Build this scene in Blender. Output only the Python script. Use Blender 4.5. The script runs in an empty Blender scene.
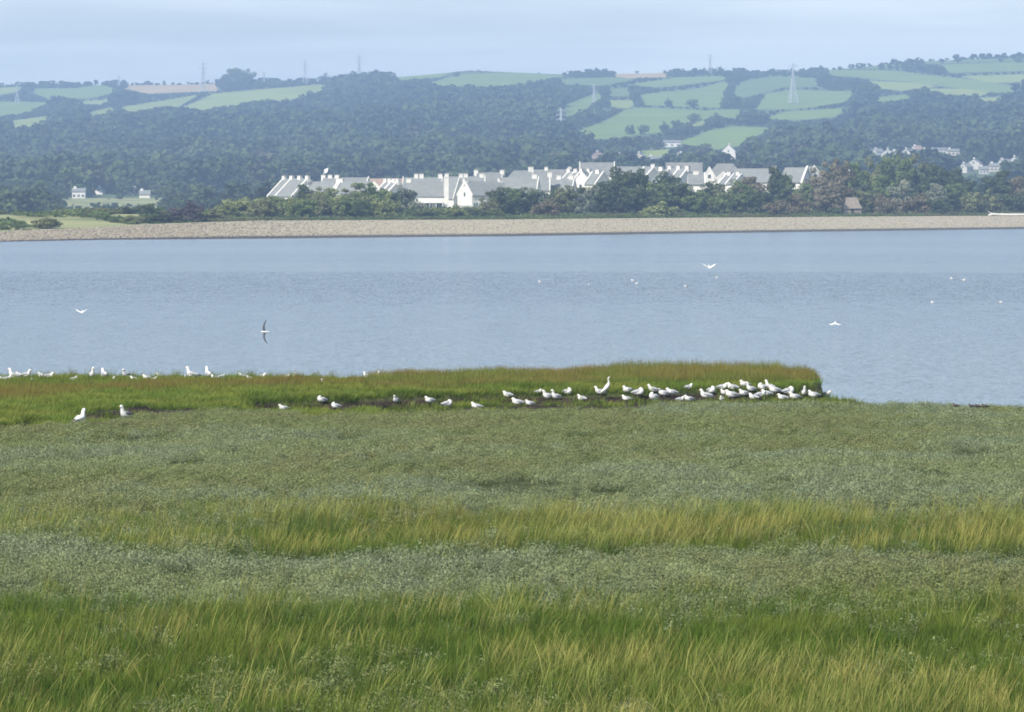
import bpy, math, random
import numpy as np
from mathutils import Vector, Matrix

S = bpy.context.scene
C = S.collection
R = math.radians
rng = np.random.default_rng(7)
random.seed(7)

# ------------------------------------------------------------------ camera, world, sun, exposure
F = 4000.0          # focal length in pixels of the 1024 wide frame
EYE = 6.0           # eye height above the marsh
HOR = 200.0         # image row of the horizon
cam = bpy.data.cameras.new('camera'); co = bpy.data.objects.new('camera', cam); C.objects.link(co)
cam.sensor_width = 36; cam.lens = 36 * F / 1024
cam.shift_y = (HOR - 356.0) / 1024.0
cam.clip_start = 0.5; cam.clip_end = 40000
co.location = (0, 0, EYE); co.rotation_euler = (R(90), 0, 0)
S.camera = co

SUN_EL, SUN_AZ = 44.0, 222.0      # compass azimuth, +Y is north: behind the camera, to the left
w = bpy.data.worlds.new('World'); S.world = w; w.use_nodes = True
nt = w.node_tree; N = nt.nodes; L = nt.links
for n in list(N): N.remove(n)
out = N.new('ShaderNodeOutputWorld'); bg = N.new('ShaderNodeBackground'); bg.inputs[1].default_value = 0.10
sky = N.new('ShaderNodeTexSky'); sky.sky_type = 'NISHITA'; sky.sun_disc = False
sky.sun_elevation = R(SUN_EL); sky.sun_rotation = R(SUN_AZ); sky.air_density = 1.0; sky.dust_density = 0.6; sky.ozone_density = 1.6
tc = N.new('ShaderNodeTexCoord'); sep = N.new('ShaderNodeSeparateXYZ'); L.new(tc.outputs['Generated'], sep.inputs[0])
# thin high cloud veil, thicker towards the horizon
mp = N.new('ShaderNodeMapping'); mp.inputs['Scale'].default_value = (2.2, 2.2, 26.0); L.new(tc.outputs['Generated'], mp.inputs[0])
cn = N.new('ShaderNodeTexNoise'); cn.inputs['Scale'].default_value = 2.2; cn.inputs['Detail'].default_value = 5; cn.inputs['Roughness'].default_value = .5
L.new(mp.outputs[0], cn.inputs['Vector'])
cr = N.new('ShaderNodeMapRange'); cr.inputs[1].default_value = .42; cr.inputs[2].default_value = .60; L.new(cn.outputs['Fac'], cr.inputs[0])
hz = N.new('ShaderNodeMapRange'); hz.inputs[1].default_value = 0.0; hz.inputs[2].default_value = 0.17
hz.inputs[3].default_value = 0.92; hz.inputs[4].default_value = 0.32; L.new(sep.outputs[2], hz.inputs[0])
cc = N.new('ShaderNodeMix'); cc.data_type = 'RGBA'
cc.inputs[6].default_value = (4.0, 4.2, 4.2, 1); cc.inputs[7].default_value = (6.4, 6.6, 6.45, 1)
L.new(cr.outputs[0], cc.inputs[0])
sm = N.new('ShaderNodeMix'); sm.data_type = 'RGBA'
L.new(hz.outputs[0], sm.inputs[0]); L.new(sky.outputs[0], sm.inputs[6]); L.new(cc.outputs[2], sm.inputs[7])
L.new(sm.outputs[2], bg.inputs[0]); L.new(bg.outputs[0], out.inputs[0])

sl = bpy.data.lights.new('sun', 'SUN'); sl.energy = 3.6; sl.angle = R(0.6); sl.color = (1, .93, .82)
so = bpy.data.objects.new('sun', sl); C.objects.link(so)
az, el = R(SUN_AZ), R(SUN_EL)
sd = Vector((math.sin(az) * math.cos(el), math.cos(az) * math.cos(el), math.sin(el)))
so.rotation_euler = sd.to_track_quat('Z', 'Y').to_euler(); so.location = (-30, -30, 80)
S.view_settings.view_transform = 'Standard'; S.view_settings.look = 'None'
S.view_settings.exposure = 1.1; S.view_settings.gamma = 1.0; S.view_settings.use_curve_mapping = False
S.render.engine = 'CYCLES'
S.cycles.max_bounces = 5; S.cycles.diffuse_bounces = 2; S.cycles.glossy_bounces = 2; S.cycles.volume_bounces = 1
S.cycles.transparent_max_bounces = 6; S.cycles.use_denoising = True; S.cycles.filter_width = 1.8

# ------------------------------------------------------------------ helpers
def sm_(a, b, v):
    t = np.clip((v - a) / (b - a), 0, 1); return t * t * (3 - 2 * t)

def _hash(i, j, s):
    n = np.sin(i * 127.1 + j * 311.7 + s * 74.7) * 43758.5453
    return n - np.floor(n)
def vnoise(x, y, s=0):
    xi = np.floor(x); yi = np.floor(y); fx = x - xi; fy = y - yi
    fx = fx * fx * (3 - 2 * fx); fy = fy * fy * (3 - 2 * fy)
    a = _hash(xi, yi, s); b = _hash(xi + 1, yi, s); c = _hash(xi, yi + 1, s); d = _hash(xi + 1, yi + 1, s)
    return (a * (1 - fx) + b * fx) * (1 - fy) + (c * (1 - fx) + d * fx) * fy
def fbm(x, y, s=0, o=3):
    t = 0; a = .5; tot = 0
    for k in range(o):
        t = t + a * vnoise(x * 2 ** k, y * 2 ** k, s + k * 11); tot += a; a *= .5
    return t / tot

def mesh_np(name, V, Fc, mats=(), mi=None, smooth=False, attrs=None):
    """V (n,3); Fc (m,k) array or list of arrays with equal k inside each."""
    me = bpy.data.meshes.new(name)
    V = np.asarray(V, np.float32)
    groups = Fc if isinstance(Fc, list) else [Fc]
    groups = [np.asarray(g, np.int32) for g in groups if len(g)]
    me.vertices.add(len(V)); me.vertices.foreach_set('co', V.ravel())
    if groups:
        idx = np.concatenate([g.ravel() for g in groups])
        tot = np.concatenate([np.full(len(g), g.shape[1], np.int32) for g in groups])
        st = np.concatenate([[0], np.cumsum(tot)[:-1]]).astype(np.int32)
        me.loops.add(len(idx)); me.loops.foreach_set('vertex_index', idx)
        me.polygons.add(len(tot)); me.polygons.foreach_set('loop_start', st); me.polygons.foreach_set('loop_total', tot)
        if mi is not None: me.polygons.foreach_set('material_index', np.asarray(mi, np.int32))
        me.polygons.foreach_set('use_smooth', np.full(len(tot), smooth))
    for m in mats: me.materials.append(m)
    if attrs:
        for k, a in attrs.items():
            at = me.attributes.new(k, 'FLOAT', 'POINT'); at.data.foreach_set('value', np.asarray(a, np.float32))
    me.update(calc_edges=True); me.validate()
    return me

def link(name, me, parent=None):
    o = bpy.data.objects.new(name, me); C.objects.link(o)
    if parent: o.parent = parent
    return o
def tag(o, label=None, cat=None, group=None, kind=None):
    if label: o['label'] = label
    if cat: o['category'] = cat
    if group: o['group'] = group
    if kind: o['kind'] = kind
    return o
def empty(name, loc, rz=0.0, s=1.0):
    o = bpy.data.objects.new(name, None); C.objects.link(o); o.location = loc
    o.rotation_euler = (0, 0, rz); o.scale = (s, s, s); o.empty_display_size = .3; return o
def copy_tree(o, parent=None):
    c = o.copy(); C.objects.link(c)
    if parent: c.parent = parent
    for ch in list(o.children): copy_tree(ch, c)
    return c

class MB:
    """collects simple solids, builds ONE mesh"""
    def __init__(s): s.v = []; s.f = []; s.m = []
    def add(s, vs, fs, m=0):
        b = len(s.v); s.v += [tuple(p) for p in vs]
        for f in fs: s.f.append(tuple(b + i for i in f)); s.m.append(m)
    def box(s, x0, x1, y0, y1, z0, z1, m=0):
        s.add([(x0,y0,z0),(x1,y0,z0),(x1,y1,z0),(x0,y1,z0),(x0,y0,z1),(x1,y0,z1),(x1,y1,z1),(x0,y1,z1)],
              [(0,3,2,1),(4,5,6,7),(0,1,5,4),(1,2,6,5),(2,3,7,6),(3,0,4,7)], m)
    def bar(s, a, b, r, m=0, r2=None, n=4):
        a = Vector(a); b = Vector(b); d = (b - a)
        if d.length < 1e-6: return
        q = d.to_track_quat('Z', 'Y'); r2 = r if r2 is None else r2
        vs = []
        for p, rr in ((a, r), (b, r2)):
            for k in range(n):
                t = 2 * math.pi * (k + .5) / n
                vs.append(p + q @ Vector((math.cos(t) * rr, math.sin(t) * rr, 0)))
        fs = [(k, (k + 1) % n, n + (k + 1) % n, n + k) for k in range(n)]
        fs += [tuple(range(n - 1, -1, -1)), tuple(range(n, 2 * n))]
        s.add(vs, fs, m)
    def loft(s, rings, m=0, closed=True, caps=True):
        n = len(rings[0]); b = len(s.v)
        for r in rings: s.v += [tuple(p) for p in r]
        for i in range(len(rings) - 1):
            for k in range(n if closed else n - 1):
                k2 = (k + 1) % n
                s.f.append((b + i*n + k, b + i*n + k2, b + (i+1)*n + k2, b + (i+1)*n + k)); s.m.append(m)
        if caps:
            s.f.append(tuple(b + k for k in range(n - 1, -1, -1))); s.m.append(m)
            s.f.append(tuple(b + (len(rings) - 1) * n + k for k in range(n))); s.m.append(m)
    def mesh(s, name, mats, smooth=False):
        me = bpy.data.meshes.new(name); me.from_pydata(s.v, [], s.f)
        for m in mats: me.materials.append(m)
        me.polygons.foreach_set('material_index', s.m)
        me.polygons.foreach_set('use_smooth', [smooth] * len(s.f)); me.update(); return me
    def build(s, name, mats, parent=None, smooth=False):
        if not isinstance(mats, (list, tuple)): mats = [mats]
        return link(name, s.mesh(name, mats, smooth), parent)

# ------------------------------------------------------------------ materials
def new_mat(name):
    m = bpy.data.materials.new(name); m.use_nodes = True
    return m, m.node_tree.nodes, m.node_tree.links, m.node_tree.nodes['Principled BSDF']
def rgb(c): return (c[0], c[1], c[2], 1)

def mat_plain(name, c1, c2=None, scale=3.0, rough=.8, spec=.3):
    m, n, l, p = new_mat(name); p.inputs['Roughness'].default_value = rough
    p.inputs['Specular IOR Level'].default_value = spec
    c2 = c2 or tuple(v * .75 for v in c1)
    g = n.new('ShaderNodeNewGeometry'); t = n.new('ShaderNodeTexNoise'); t.inputs['Scale'].default_value = scale; t.inputs['Detail'].default_value = 4
    l.new(g.outputs['Position'], t.inputs['Vector'])
    mr = n.new('ShaderNodeMapRange'); mr.inputs[1].default_value = .3; mr.inputs[2].default_value = .7; l.new(t.outputs['Fac'], mr.inputs[0])
    mx = n.new('ShaderNodeMix'); mx.data_type = 'RGBA'; mx.inputs[6].default_value = rgb(c1); mx.inputs[7].default_value = rgb(c2)
    l.new(mr.outputs[0], mx.inputs[0]); l.new(mx.outputs[2], p.inputs['Base Color'])
    return m

def mat_leaf(name, c1, c2, vary=.35, scale=.35, trans=.12, rough=.75):
    """foliage: random per object / instance plus patches"""
    m, n, l, p = new_mat(name); p.inputs['Roughness'].default_value = rough
    p.inputs['Specular IOR Level'].default_value = .15
    oi = n.new('ShaderNodeObjectInfo'); g = n.new('ShaderNodeNewGeometry')
    t = n.new('ShaderNodeTexNoise'); t.inputs['Scale'].default_value = scale; t.inputs['Detail'].default_value = 3
    l.new(g.outputs['Position'], t.inputs['Vector'])
    mr = n.new('ShaderNodeMapRange'); mr.inputs[1].default_value = .3; mr.inputs[2].default_value = .7; l.new(t.outputs['Fac'], mr.inputs[0])
    mx = n.new('ShaderNodeMix'); mx.data_type = 'RGBA'; mx.inputs[6].default_value = rgb(c1); mx.inputs[7].default_value = rgb(c2)
    l.new(mr.outputs[0], mx.inputs[0])
    hs = n.new('ShaderNodeHueSaturation')
    v = n.new('ShaderNodeMapRange'); v.inputs[3].default_value = 1 - vary; v.inputs[4].default_value = 1 + vary; l.new(oi.outputs['Random'], v.inputs[0])
    l.new(v.outputs[0], hs.inputs['Value']); l.new(mx.outputs[2], hs.inputs['Color'])
    l.new(hs.outputs[0], p.inputs['Base Color'])
    if trans:
        tr = n.new('ShaderNodeBsdfTranslucent'); ms = n.new('ShaderNodeMixShader'); ms.inputs[0].default_value = trans
        l.new(hs.outputs[0], tr.inputs[0]); l.new(p.outputs[0], ms.inputs[1]); l.new(tr.outputs[0], ms.inputs[2])
        l.new(ms.outputs[0], n['Material Output'].inputs[0])
    return m

def mat_blade(name, base, tip, patch, vary=.3, scale=.25, lo=.25, hi=.95):
    """grass blade: living base colour to dried tip, per plant variation, colour patches over the marsh"""
    m, n, l, p = new_mat(name); p.inputs['Roughness'].default_value = .6; p.inputs['Specular IOR Level'].default_value = .2
    a = n.new('ShaderNodeAttribute'); a.attribute_name = 'h'
    mr = n.new('ShaderNodeMapRange'); mr.inputs[1].default_value = lo; mr.inputs[2].default_value = hi; l.new(a.outputs['Fac'], mr.inputs[0])
    g = n.new('ShaderNodeNewGeometry'); t = n.new('ShaderNodeTexNoise'); t.inputs['Scale'].default_value = scale; t.inputs['Detail'].default_value = 3
    l.new(g.outputs['Position'], t.inputs['Vector'])
    m2 = n.new('ShaderNodeMapRange'); m2.inputs[1].default_value = .42; m2.inputs[2].default_value = .62; l.new(t.outputs['Fac'], m2.inputs[0])
    oi = n.new('ShaderNodeObjectInfo')
    b = n.new('ShaderNodeMix'); b.data_type = 'RGBA'; b.inputs[6].default_value = rgb(base); b.inputs[7].default_value = rgb(tip); l.new(mr.outputs[0], b.inputs[0])
    pm = n.new('ShaderNodeMath'); pm.operation = 'MULTIPLY'; l.new(m2.outputs[0], pm.inputs[0]); l.new(mr.outputs[0], pm.inputs[1])
    c = n.new('ShaderNodeMix'); c.data_type = 'RGBA'; l.new(pm.outputs[0], c.inputs[0]); l.new(b.outputs[2], c.inputs[6]); c.inputs[7].default_value = rgb(patch)
    hs = n.new('ShaderNodeHueSaturation')
    v = n.new('ShaderNodeMapRange'); v.inputs[3].default_value = 1 - vary; v.inputs[4].default_value = 1 + vary; l.new(oi.outputs['Random'], v.inputs[0])
    l.new(v.outputs[0], hs.inputs['Value']); l.new(c.outputs[2], hs.inputs['Color']); l.new(hs.outputs[0], p.inputs['Base Color'])
    tr = n.new('ShaderNodeBsdfTranslucent'); ms = n.new('ShaderNodeMixShader'); ms.inputs[0].default_value = .3
    l.new(hs.outputs[0], tr.inputs[0]); l.new(p.outputs[0], ms.inputs[1]); l.new(tr.outputs[0], ms.inputs[2]); l.new(ms.outputs[0], n['Material Output'].inputs[0])
    return m

M = {}
M['white_wall'] = mat_plain('white_render', (.68, .66, .61), (.56, .54, .50), .6, .9)
M['cream_wall'] = mat_plain('cream_render', (.55, .50, .41), (.45, .41, .33), .6, .9)
M['brown_wall'] = mat_plain('brown_brick', (.30, .23, .19), (.25, .19, .16), 1.5, .9)
M['village_wall'] = mat_plain('weathered_white_render', (.48, .47, .44), (.40, .39, .37), .6, .9)
M['slate'] = mat_plain('grey_slate', (.19, .20, .19), (.145, .155, .15), .9, .75)
M['slate_light'] = mat_plain('pale_slate', (.18, .185, .175), (.14, .145, .14), .7, .8)
M['tile_brown'] = mat_plain('brown_tile', (.28, .2, .16), (.22, .16, .13), .9, .85)
M['thatch'] = mat_plain('weathered_thatch', (.22, .19, .155), (.16, .14, .12), 1.5, .95)
M['glass'] = mat_plain('window_glass', (.035, .06, .07), (.05, .09, .1), .8, .12, .6)
M['frame'] = mat_plain('white_frame', (.8, .8, .78), (.7, .7, .68), 2, .6)
M['steel'] = mat_plain('galvanised_steel', (.42, .45, .47), (.34, .37, .39), .4, .5)
M['bark'] = mat_plain('bark', (.12, .095, .07), (.07, .055, .045), 3, .95)
M['gull_white'] = mat_plain('white_plumage', (.62, .62, .60), (.54, .54, .52), 20, .8)
M['gull_grey'] = mat_plain('pale_grey_plumage', (.33, .34, .36), (.28, .29, .31), 20, .8)
M['gull_dark'] = mat_plain('slate_grey_plumage', (.10, .105, .12), (.075, .08, .09), 20, .8)
M['gull_tip'] = mat_plain('black_plumage', (.03, .03, .03), (.02, .02, .02), 20, .8)
M['bill'] = mat_plain('bill', (.55, .33, .05), (.5, .25, .04), 30, .5)
M['bill_dark'] = mat_plain('dark_bill', (.03, .03, .03), (.02, .02, .02), 30, .5)
M['leg'] = mat_plain('leg_skin', (.3, .22, .18), (.22, .16, .13), 30, .6)
M['wader'] = mat_plain('brown_plumage', (.07, .06, .055), (.045, .04, .035), 25, .8)
M['driftwood'] = mat_plain('bleached_wood', (.62, .6, .55), (.5, .48, .44), 2, .9)
M['cloth'] = mat_plain('white_cloth', (.8, .8, .8), (.7, .7, .7), 2, .8)

# ------------------------------------------------------------------ terrain
def Q(x): return 512 + x / 120.0 * 4000.0
eq = [-900, 0, 80, 130, 170, 220, 300, 400, 470, 500, 560, 630, 650, 700, 850, 960, 1024, 1200, 2000]
ed = [98, 100.5, 102, 105, 108, 111.5, 111.3, 110, 112, 113, 111.5, 112, 114.6, 115.4, 115.4, 115, 117, 121, 124]
fq = [-900, 0, 60, 100, 170, 220, 300, 400, 500, 640, 700, 850, 2000]
fd = [101, 102.5, 104.5, 110.5, 114.5, 117, 118, 120, 122.0, 122.5, 124, 125, 127]
bq = [-900, 280, 330, 400, 500, 720, 810, 850, 2000]
bd = [128, 128, 128, 130, 133, 134, 133.5, 131, 130]
def near_z(x, y, want_mud=False):
    x = np.asarray(x, float); y = np.asarray(y, float)
    q = Q(x) + 14 * (fbm(x * .9, y * .9, 3) - .5)
    E = np.interp(q, eq, ed) + 1.2 * (fbm(x * .5, y * .2, 5) - .5)
    Fr = np.interp(q, fq, fd) + 1.4 * (fbm(x * .6, y * .25, 6) - .5); B = np.interp(q, bq, bd)
    marsh = 1 - sm_(0, 1.3, y - E)
    spit = sm_(0, 1.6, y - Fr) * (1 - sm_(0, .7, y - B)) * (1 - sm_(838, 843, q))
    right = sm_(860, 900, q)                        # mud tongue ends here
    mud = -.27 + .22 * (fbm(x * .8, y * .35, 14) - .5) * sm_(70, 105, q) * (1 - sm_(235, 275, q)) + (.28 + .012 * (y - E)) * sm_(70, 105, q) * (1 - sm_(235, 275, q)) + .12 * (fbm(x * 1.5, y * .8, 12) - .5) - 1.4 * sm_(125.5 - 7 * sm_(848, 910, q), 129 - 6 * sm_(848, 910, q), y) * (1 - 0 * right)
    mud = mud - 1.2 * sm_(890, 930, q) * sm_(0, 2.0, y - E)
    base = -1.75 + (mud + 1.75) * (1 - sm_(126, 130, y))
    z = base
    t = np.clip((y - Fr) / np.maximum(B - Fr, 1), 0, 1)
    ztop = np.where(q < 280, .02 + .3 * t, .02 + (.3 - .17 * sm_(280, 480, q)) * t) + (.10 + .42 * (1 - sm_(.25, .5, t))) * (fbm(x * .9, y * .6, 8) - .52)
    ztop = ztop + .10 * sm_(820, 832, q)
    z = z + (ztop - z) * spit
    zm = .26 * (fbm(x * .30, y * .16, 9) - .45)
    z = z + (zm - z) * marsh
    return (z, (1 - marsh) * (1 - spit)) if want_mud else z

cq = [-600, 0, 100, 256, 512, 768, 1024, 1600]
# shoreline distance and crest distance by bearing (px of the 1024 frame = bearing)
sh_d = [620, 657, 690, 712, 760, 850, 950, 1100]
cr_d = [700, 728, 760, 850, 905, 1020, 1120, 1300]
cr_h = [.1, .2, .8, 1.6, 1.6, 1.6, 1.6, 1.6]
def bear(x, y): return 512 + 4000 * x / np.maximum(y, 1)
rq = [-700, -200, 0, 100, 200, 250, 320, 380, 430, 470, 560, 600, 700, 800, 900, 1024, 1300, 1800]
ry = [96, 90, 87, 86, 84, 82.5, 82.5, 78, 74, 70.5, 74, 73, 71.5, 71.5, 64, 57.5, 55, 60]
D0 = 1900.0
def ridge_d(q): return np.interp(q, [-700, 0, 300, 512, 1024, 1800], [5200, 5200, 4800, 4600, 4700, 4700])
def hill_y(q, d):
    u = np.clip((d - D0) / (ridge_d(q) - D0), 0, 1.3)
    return 198 - (198 - np.interp(q, rq, ry)) * np.where(u <= 1, u ** .8, 1 - (u - 1) * 1.2)
def far_z(x, y):
    x = np.asarray(x, float); y = np.asarray(y, float)
    q = bear(x, y)
    sd_ = np.interp(q, cq, sh_d) + 14 * (fbm(x * .01, y * .004, 21) - .5); cd = np.interp(q, cq, cr_d); ch = np.interp(q, cq, cr_h)
    t = (y - sd_) / (cd - sd_)
    z = np.where(t < 0, -.9 + t * 8, -.9 + (ch + .9) * np.clip(t, 0, 1) ** 1.1)
    z = np.where(t > 1, ch + (3.8 - ch) * sm_(0, 260, y - cd) + .6 * (fbm(x * .03, y * .03, 22) - .5) * sm_(0, 30, y - cd), z)
    lw = 1 - sm_(150, 260, q)
    z = np.where(t > 1, z + lw * (ch + (2.9 - ch) * sm_(0, 90, y - cd) - 2.5 * sm_(95, 230, y - cd) + .7 * (fbm(x * .04, y * .02, 24) - .5) - z), z)
    k = sm_(1350, D0, y)
    zh = EYE + (HOR - hill_y(q, y)) * y / F + 7 * (fbm(x / 260, y / 330, 23) - .5) * sm_(D0, D0 + 500, y)
    lo = sm_(D0, 2300, y) * (1 - sm_(np.where(q < 560, 2900, 2450), np.where(q < 560, 3500, 2800), y)) * (q < 1700)
    lo = lo * (1 - np.exp(-((q - 660) / 140.) ** 2)) * (1 - .85 * sm_(790, 860, q))
    zh = zh + 32 * (fbm((x + .5 * y) / 190, y / 420, 27, 2) - .5) * lo
    z = np.where(y < D0, z * (1 - k) + (EYE + 2 * D0 / F) * k, zh)
    return np.maximum(z, -3.2)
def hill_d(px, py):
    d = np.linspace(D0, float(ridge_d(px)) * 1.0, 600); yy = hill_y(np.full(600, float(px)), d)
    return float(np.interp(-py, -yy, d))
def far_pos(px, d):
    x = (px - 512) / F * d; return x, d, float(far_z(np.array([x]), np.array([d]))[0])
def near_hit(px, py):
    d = np.linspace(98, 150, 1500); x = (px - 512) / F * d; z = near_z(x, d)
    ray = EYE - (py - HOR) * d / F
    ok = z >= ray
    if ok.any(): i = int(np.argmax(ok)); return x[i], d[i], z[i]
    i = int(np.argmin(np.abs(ray + .3))); return x[i], d[i], max(z[i], ray[i] - .02)

# materials of the ground
def mat_marsh():
    m, n, l, p = new_mat('marsh_soil'); p.inputs['Roughness'].default_value = .95; p.inputs['Specular IOR Level'].default_value = .08
    g = n.new('ShaderNodeNewGeometry'); sp = n.new('ShaderNodeSeparateXYZ'); l.new(g.outputs['Position'], sp.inputs[0])
    t = n.new('ShaderNodeTexNoise'); t.inputs['Scale'].default_value = 1.1; t.inputs['Detail'].default_value = 6; t.inputs['Roughness'].default_value = .65; l.new(g.outputs['Position'], t.inputs['Vector'])
    r = n.new('ShaderNodeValToRGB'); l.new(t.outputs['Fac'], r.inputs[0])
    r.color_ramp.elements[0].position = .35; r.color_ramp.elements[0].color = (.028, .036, .014, 1)
    r.color_ramp.elements[1].position = .65; r.color_ramp.elements[1].color = (.07, .08, .03, 1)
    mr = n.new('ShaderNodeValToRGB'); l.new(t.outputs['Fac'], mr.inputs[0])
    mr.color_ramp.elements[0].position = .36; mr.color_ramp.elements[0].color = (.012, .009, .008, 1)
    mr.color_ramp.elements[1].position = .66; mr.color_ramp.elements[1].color = (.060, .045, .036, 1)
    h = n.new('ShaderNodeMapRange'); h.inputs[1].default_value = -.16; h.inputs[2].default_value = -.06; l.new(sp.outputs[2], h.inputs[0])
    ma = n.new('ShaderNodeAttribute'); ma.attribute_name = 'mud'
    mi_ = n.new('ShaderNodeMath'); mi_.operation = 'SUBTRACT'; mi_.use_clamp = True; l.new(h.outputs[0], mi_.inputs[0]); l.new(ma.outputs['Fac'], mi_.inputs[1])
    mx = n.new('ShaderNodeMix'); mx.data_type = 'RGBA'; l.new(mi_.outputs[0], mx.inputs[0]); l.new(mr.outputs[0], mx.inputs[6]); l.new(r.outputs[0], mx.inputs[7])
    l.new(mx.outputs[2], p.inputs['Base Color'])
    t2 = n.new('ShaderNodeTexNoise'); t2.inputs['Scale'].default_value = 5; t2.inputs['Detail'].default_value = 6; l.new(g.outputs['Position'], t2.inputs['Vector'])
    bp = n.new('ShaderNodeBump'); bp.inputs['Strength'].default_value = 1; bp.inputs['Distance'].default_value = .25
    l.new(t2.outputs['Fac'], bp.inputs['Height']); l.new(bp.outputs[0], p.inputs['Normal'])
    return m
def grid_mesh(name, xs, ys, zf, mat, fan=False, smooth=True):
    """xs are x values, or bearings (x/y) when fan"""
    X, Y = np.meshgrid(xs, ys)
    if fan: X = X * Y
    Z = zf(X, Y); nx, ny = len(xs), len(ys)
    V = np.stack([X, Y, Z], -1).reshape(-1, 3)
    i = np.arange(nx * ny).reshape(ny, nx)
    Fc = np.stack([i[:-1, :-1], i[:-1, 1:], i[1:, 1:], i[1:, :-1]], -1).reshape(-1, 4)
    return V, Fc
xs = np.concatenate([np.linspace(-60, -22, 40), np.linspace(-21.9, 21.9, 440), np.linspace(22, 60, 40)])
ys = np.concatenate([np.linspace(8, 97, 180), np.linspace(97.2, 136, 300), np.linspace(137, 160, 12)])
V, Fc = grid_mesh('marsh', xs, ys, near_z, None)
tag(link('marsh', mesh_np('marsh', V, Fc, [mat_marsh()], smooth=True, attrs={'mud': near_z(V[:, 0], V[:, 1], True)[1]})), kind='structure')

# ground under everything, out past the hills
V = np.array([[-3300, -250, -3.6], [3300, -250, -3.6], [3300, 6900, -3.6], [-3300, 6900, -3.6]])
tag(link('ground', mesh_np('ground', V, np.array([[0, 1, 2, 3]]), [mat_plain('estuary_mud', (.09, .08, .065), (.06, .055, .045), .05)])), kind='structure')

def mat_water():
    m, n, l, p = new_mat('estuary_water')
    p.inputs['Base Color'].default_value = (.035, .055, .075, 1); p.inputs['Roughness'].default_value = .16; p.inputs['IOR'].default_value = 1.33
    g = n.new('ShaderNodeNewGeometry')
    def noise(sx, sy, det=3, rough=.55):
        mp = n.new('ShaderNodeMapping'); mp.inputs['Scale'].default_value = (sx, sy, 1); l.new(g.outputs['Position'], mp.inputs[0])
        t = n.new('ShaderNodeTexNoise'); t.inputs['Scale'].default_value = 1; t.inputs['Detail'].default_value = det; t.inputs['Roughness'].default_value = rough
        l.new(mp.outputs[0], t.inputs['Vector']); return t
    a = noise(5.2, 2.6, 5, .62); b = noise(.55, .16, 4, .7)
    # wind lanes: slick streaks far out, a ruffled belt, calmer water near the marsh
    sp = n.new('ShaderNodeSeparateXYZ'); l.new(g.outputs['Position'], sp.inputs[0])
    c = noise(.006, .03, 3); off = n.new('ShaderNodeMath'); off.operation = 'MULTIPLY_ADD'; off.inputs[1].default_value = 70; l.new(c.outputs['Fac'], off.inputs[0])
    xo = n.new('ShaderNodeMath'); xo.operation = 'MULTIPLY_ADD'; xo.inputs[1].default_value = .12; xo.inputs[2].default_value = -35; l.new(sp.outputs[0], xo.inputs[0]); l.new(xo.outputs[0], off.inputs[2])
    yy = n.new('ShaderNodeMath'); yy.operation = 'ADD'; l.new(sp.outputs[1], yy.inputs[0]); l.new(off.outputs[0], yy.inputs[1])
    nr = n.new('ShaderNodeMapRange'); nr.inputs[1].default_value = 130; nr.inputs[2].default_value = 830; l.new(yy.outputs[0], nr.inputs[0])
    cr = n.new('ShaderNodeValToRGB'); l.new(nr.outputs[0], cr.inputs[0]); e = cr.color_ramp.elements
    pts = [(0, .04), (.03, .08), (.10, .22), (.18, .38), (.24, .9), (.31, 1.0), (.345, .8), (.365, .22), (.385, .03), (.42, .05), (.45, .42), (.54, .5), (.60, .08), (.66, .35), (.75, .42), (.82, .10), (1, .45)]
    e[0].position, e[0].color = pts[0][0], (pts[0][1],) * 3 + (1,); e[1].position, e[1].color = pts[-1][0], (pts[-1][1],) * 3 + (1,)
    for q, v in pts[1:-1]:
        k = e.new(q); k.color = (v, v, v, 1)
    amp = n.new('ShaderNodeMapRange'); amp.inputs[3].default_value = .06; amp.inputs[4].default_value = 2.4; l.new(cr.outputs[0], amp.inputs[0])
    bb = n.new('ShaderNodeMapRange'); bb.inputs[1].default_value = .3; bb.inputs[2].default_value = .7; bb.inputs[3].default_value = .3; bb.inputs[4].default_value = 1.8; l.new(b.outputs['Fac'], bb.inputs[0])
    am = n.new('ShaderNodeMath'); am.operation = 'MULTIPLY'; l.new(amp.outputs[0], am.inputs[0]); l.new(bb.outputs[0], am.inputs[1])
    sb = n.new('ShaderNodeVectorMath'); sb.operation = 'SUBTRACT'; sb.inputs[1].default_value = (.5, .5, .5); l.new(a.outputs['Color'], sb.inputs[0])
    mk = n.new('ShaderNodeVectorMath'); mk.operation = 'MULTIPLY'; mk.inputs[1].default_value = (1, 1, 0); l.new(sb.outputs[0], mk.inputs[0])
    sc = n.new('ShaderNodeVectorMath'); sc.operation = 'SCALE'; l.new(mk.outputs[0], sc.inputs[0]); l.new(am.outputs[0], sc.inputs['Scale'])
    ad = n.new('ShaderNodeVectorMath'); ad.operation = 'ADD'; ad.inputs[1].default_value = (0, 0, 1); l.new(sc.outputs[0], ad.inputs[0])
    no = n.new('ShaderNodeVectorMath'); no.operation = 'NORMALIZE'; l.new(ad.outputs[0], no.inputs[0]); l.new(no.outputs[0], p.inputs['Normal'])
    return m
V = np.array([[-700, 60, -.9], [700, 60, -.9], [700, 1250, -.9], [-700, 1250, -.9]])
tag(link('water', mesh_np('water', V, np.array([[0, 1, 2, 3]]), [mat_water()])), kind='structure')

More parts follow.
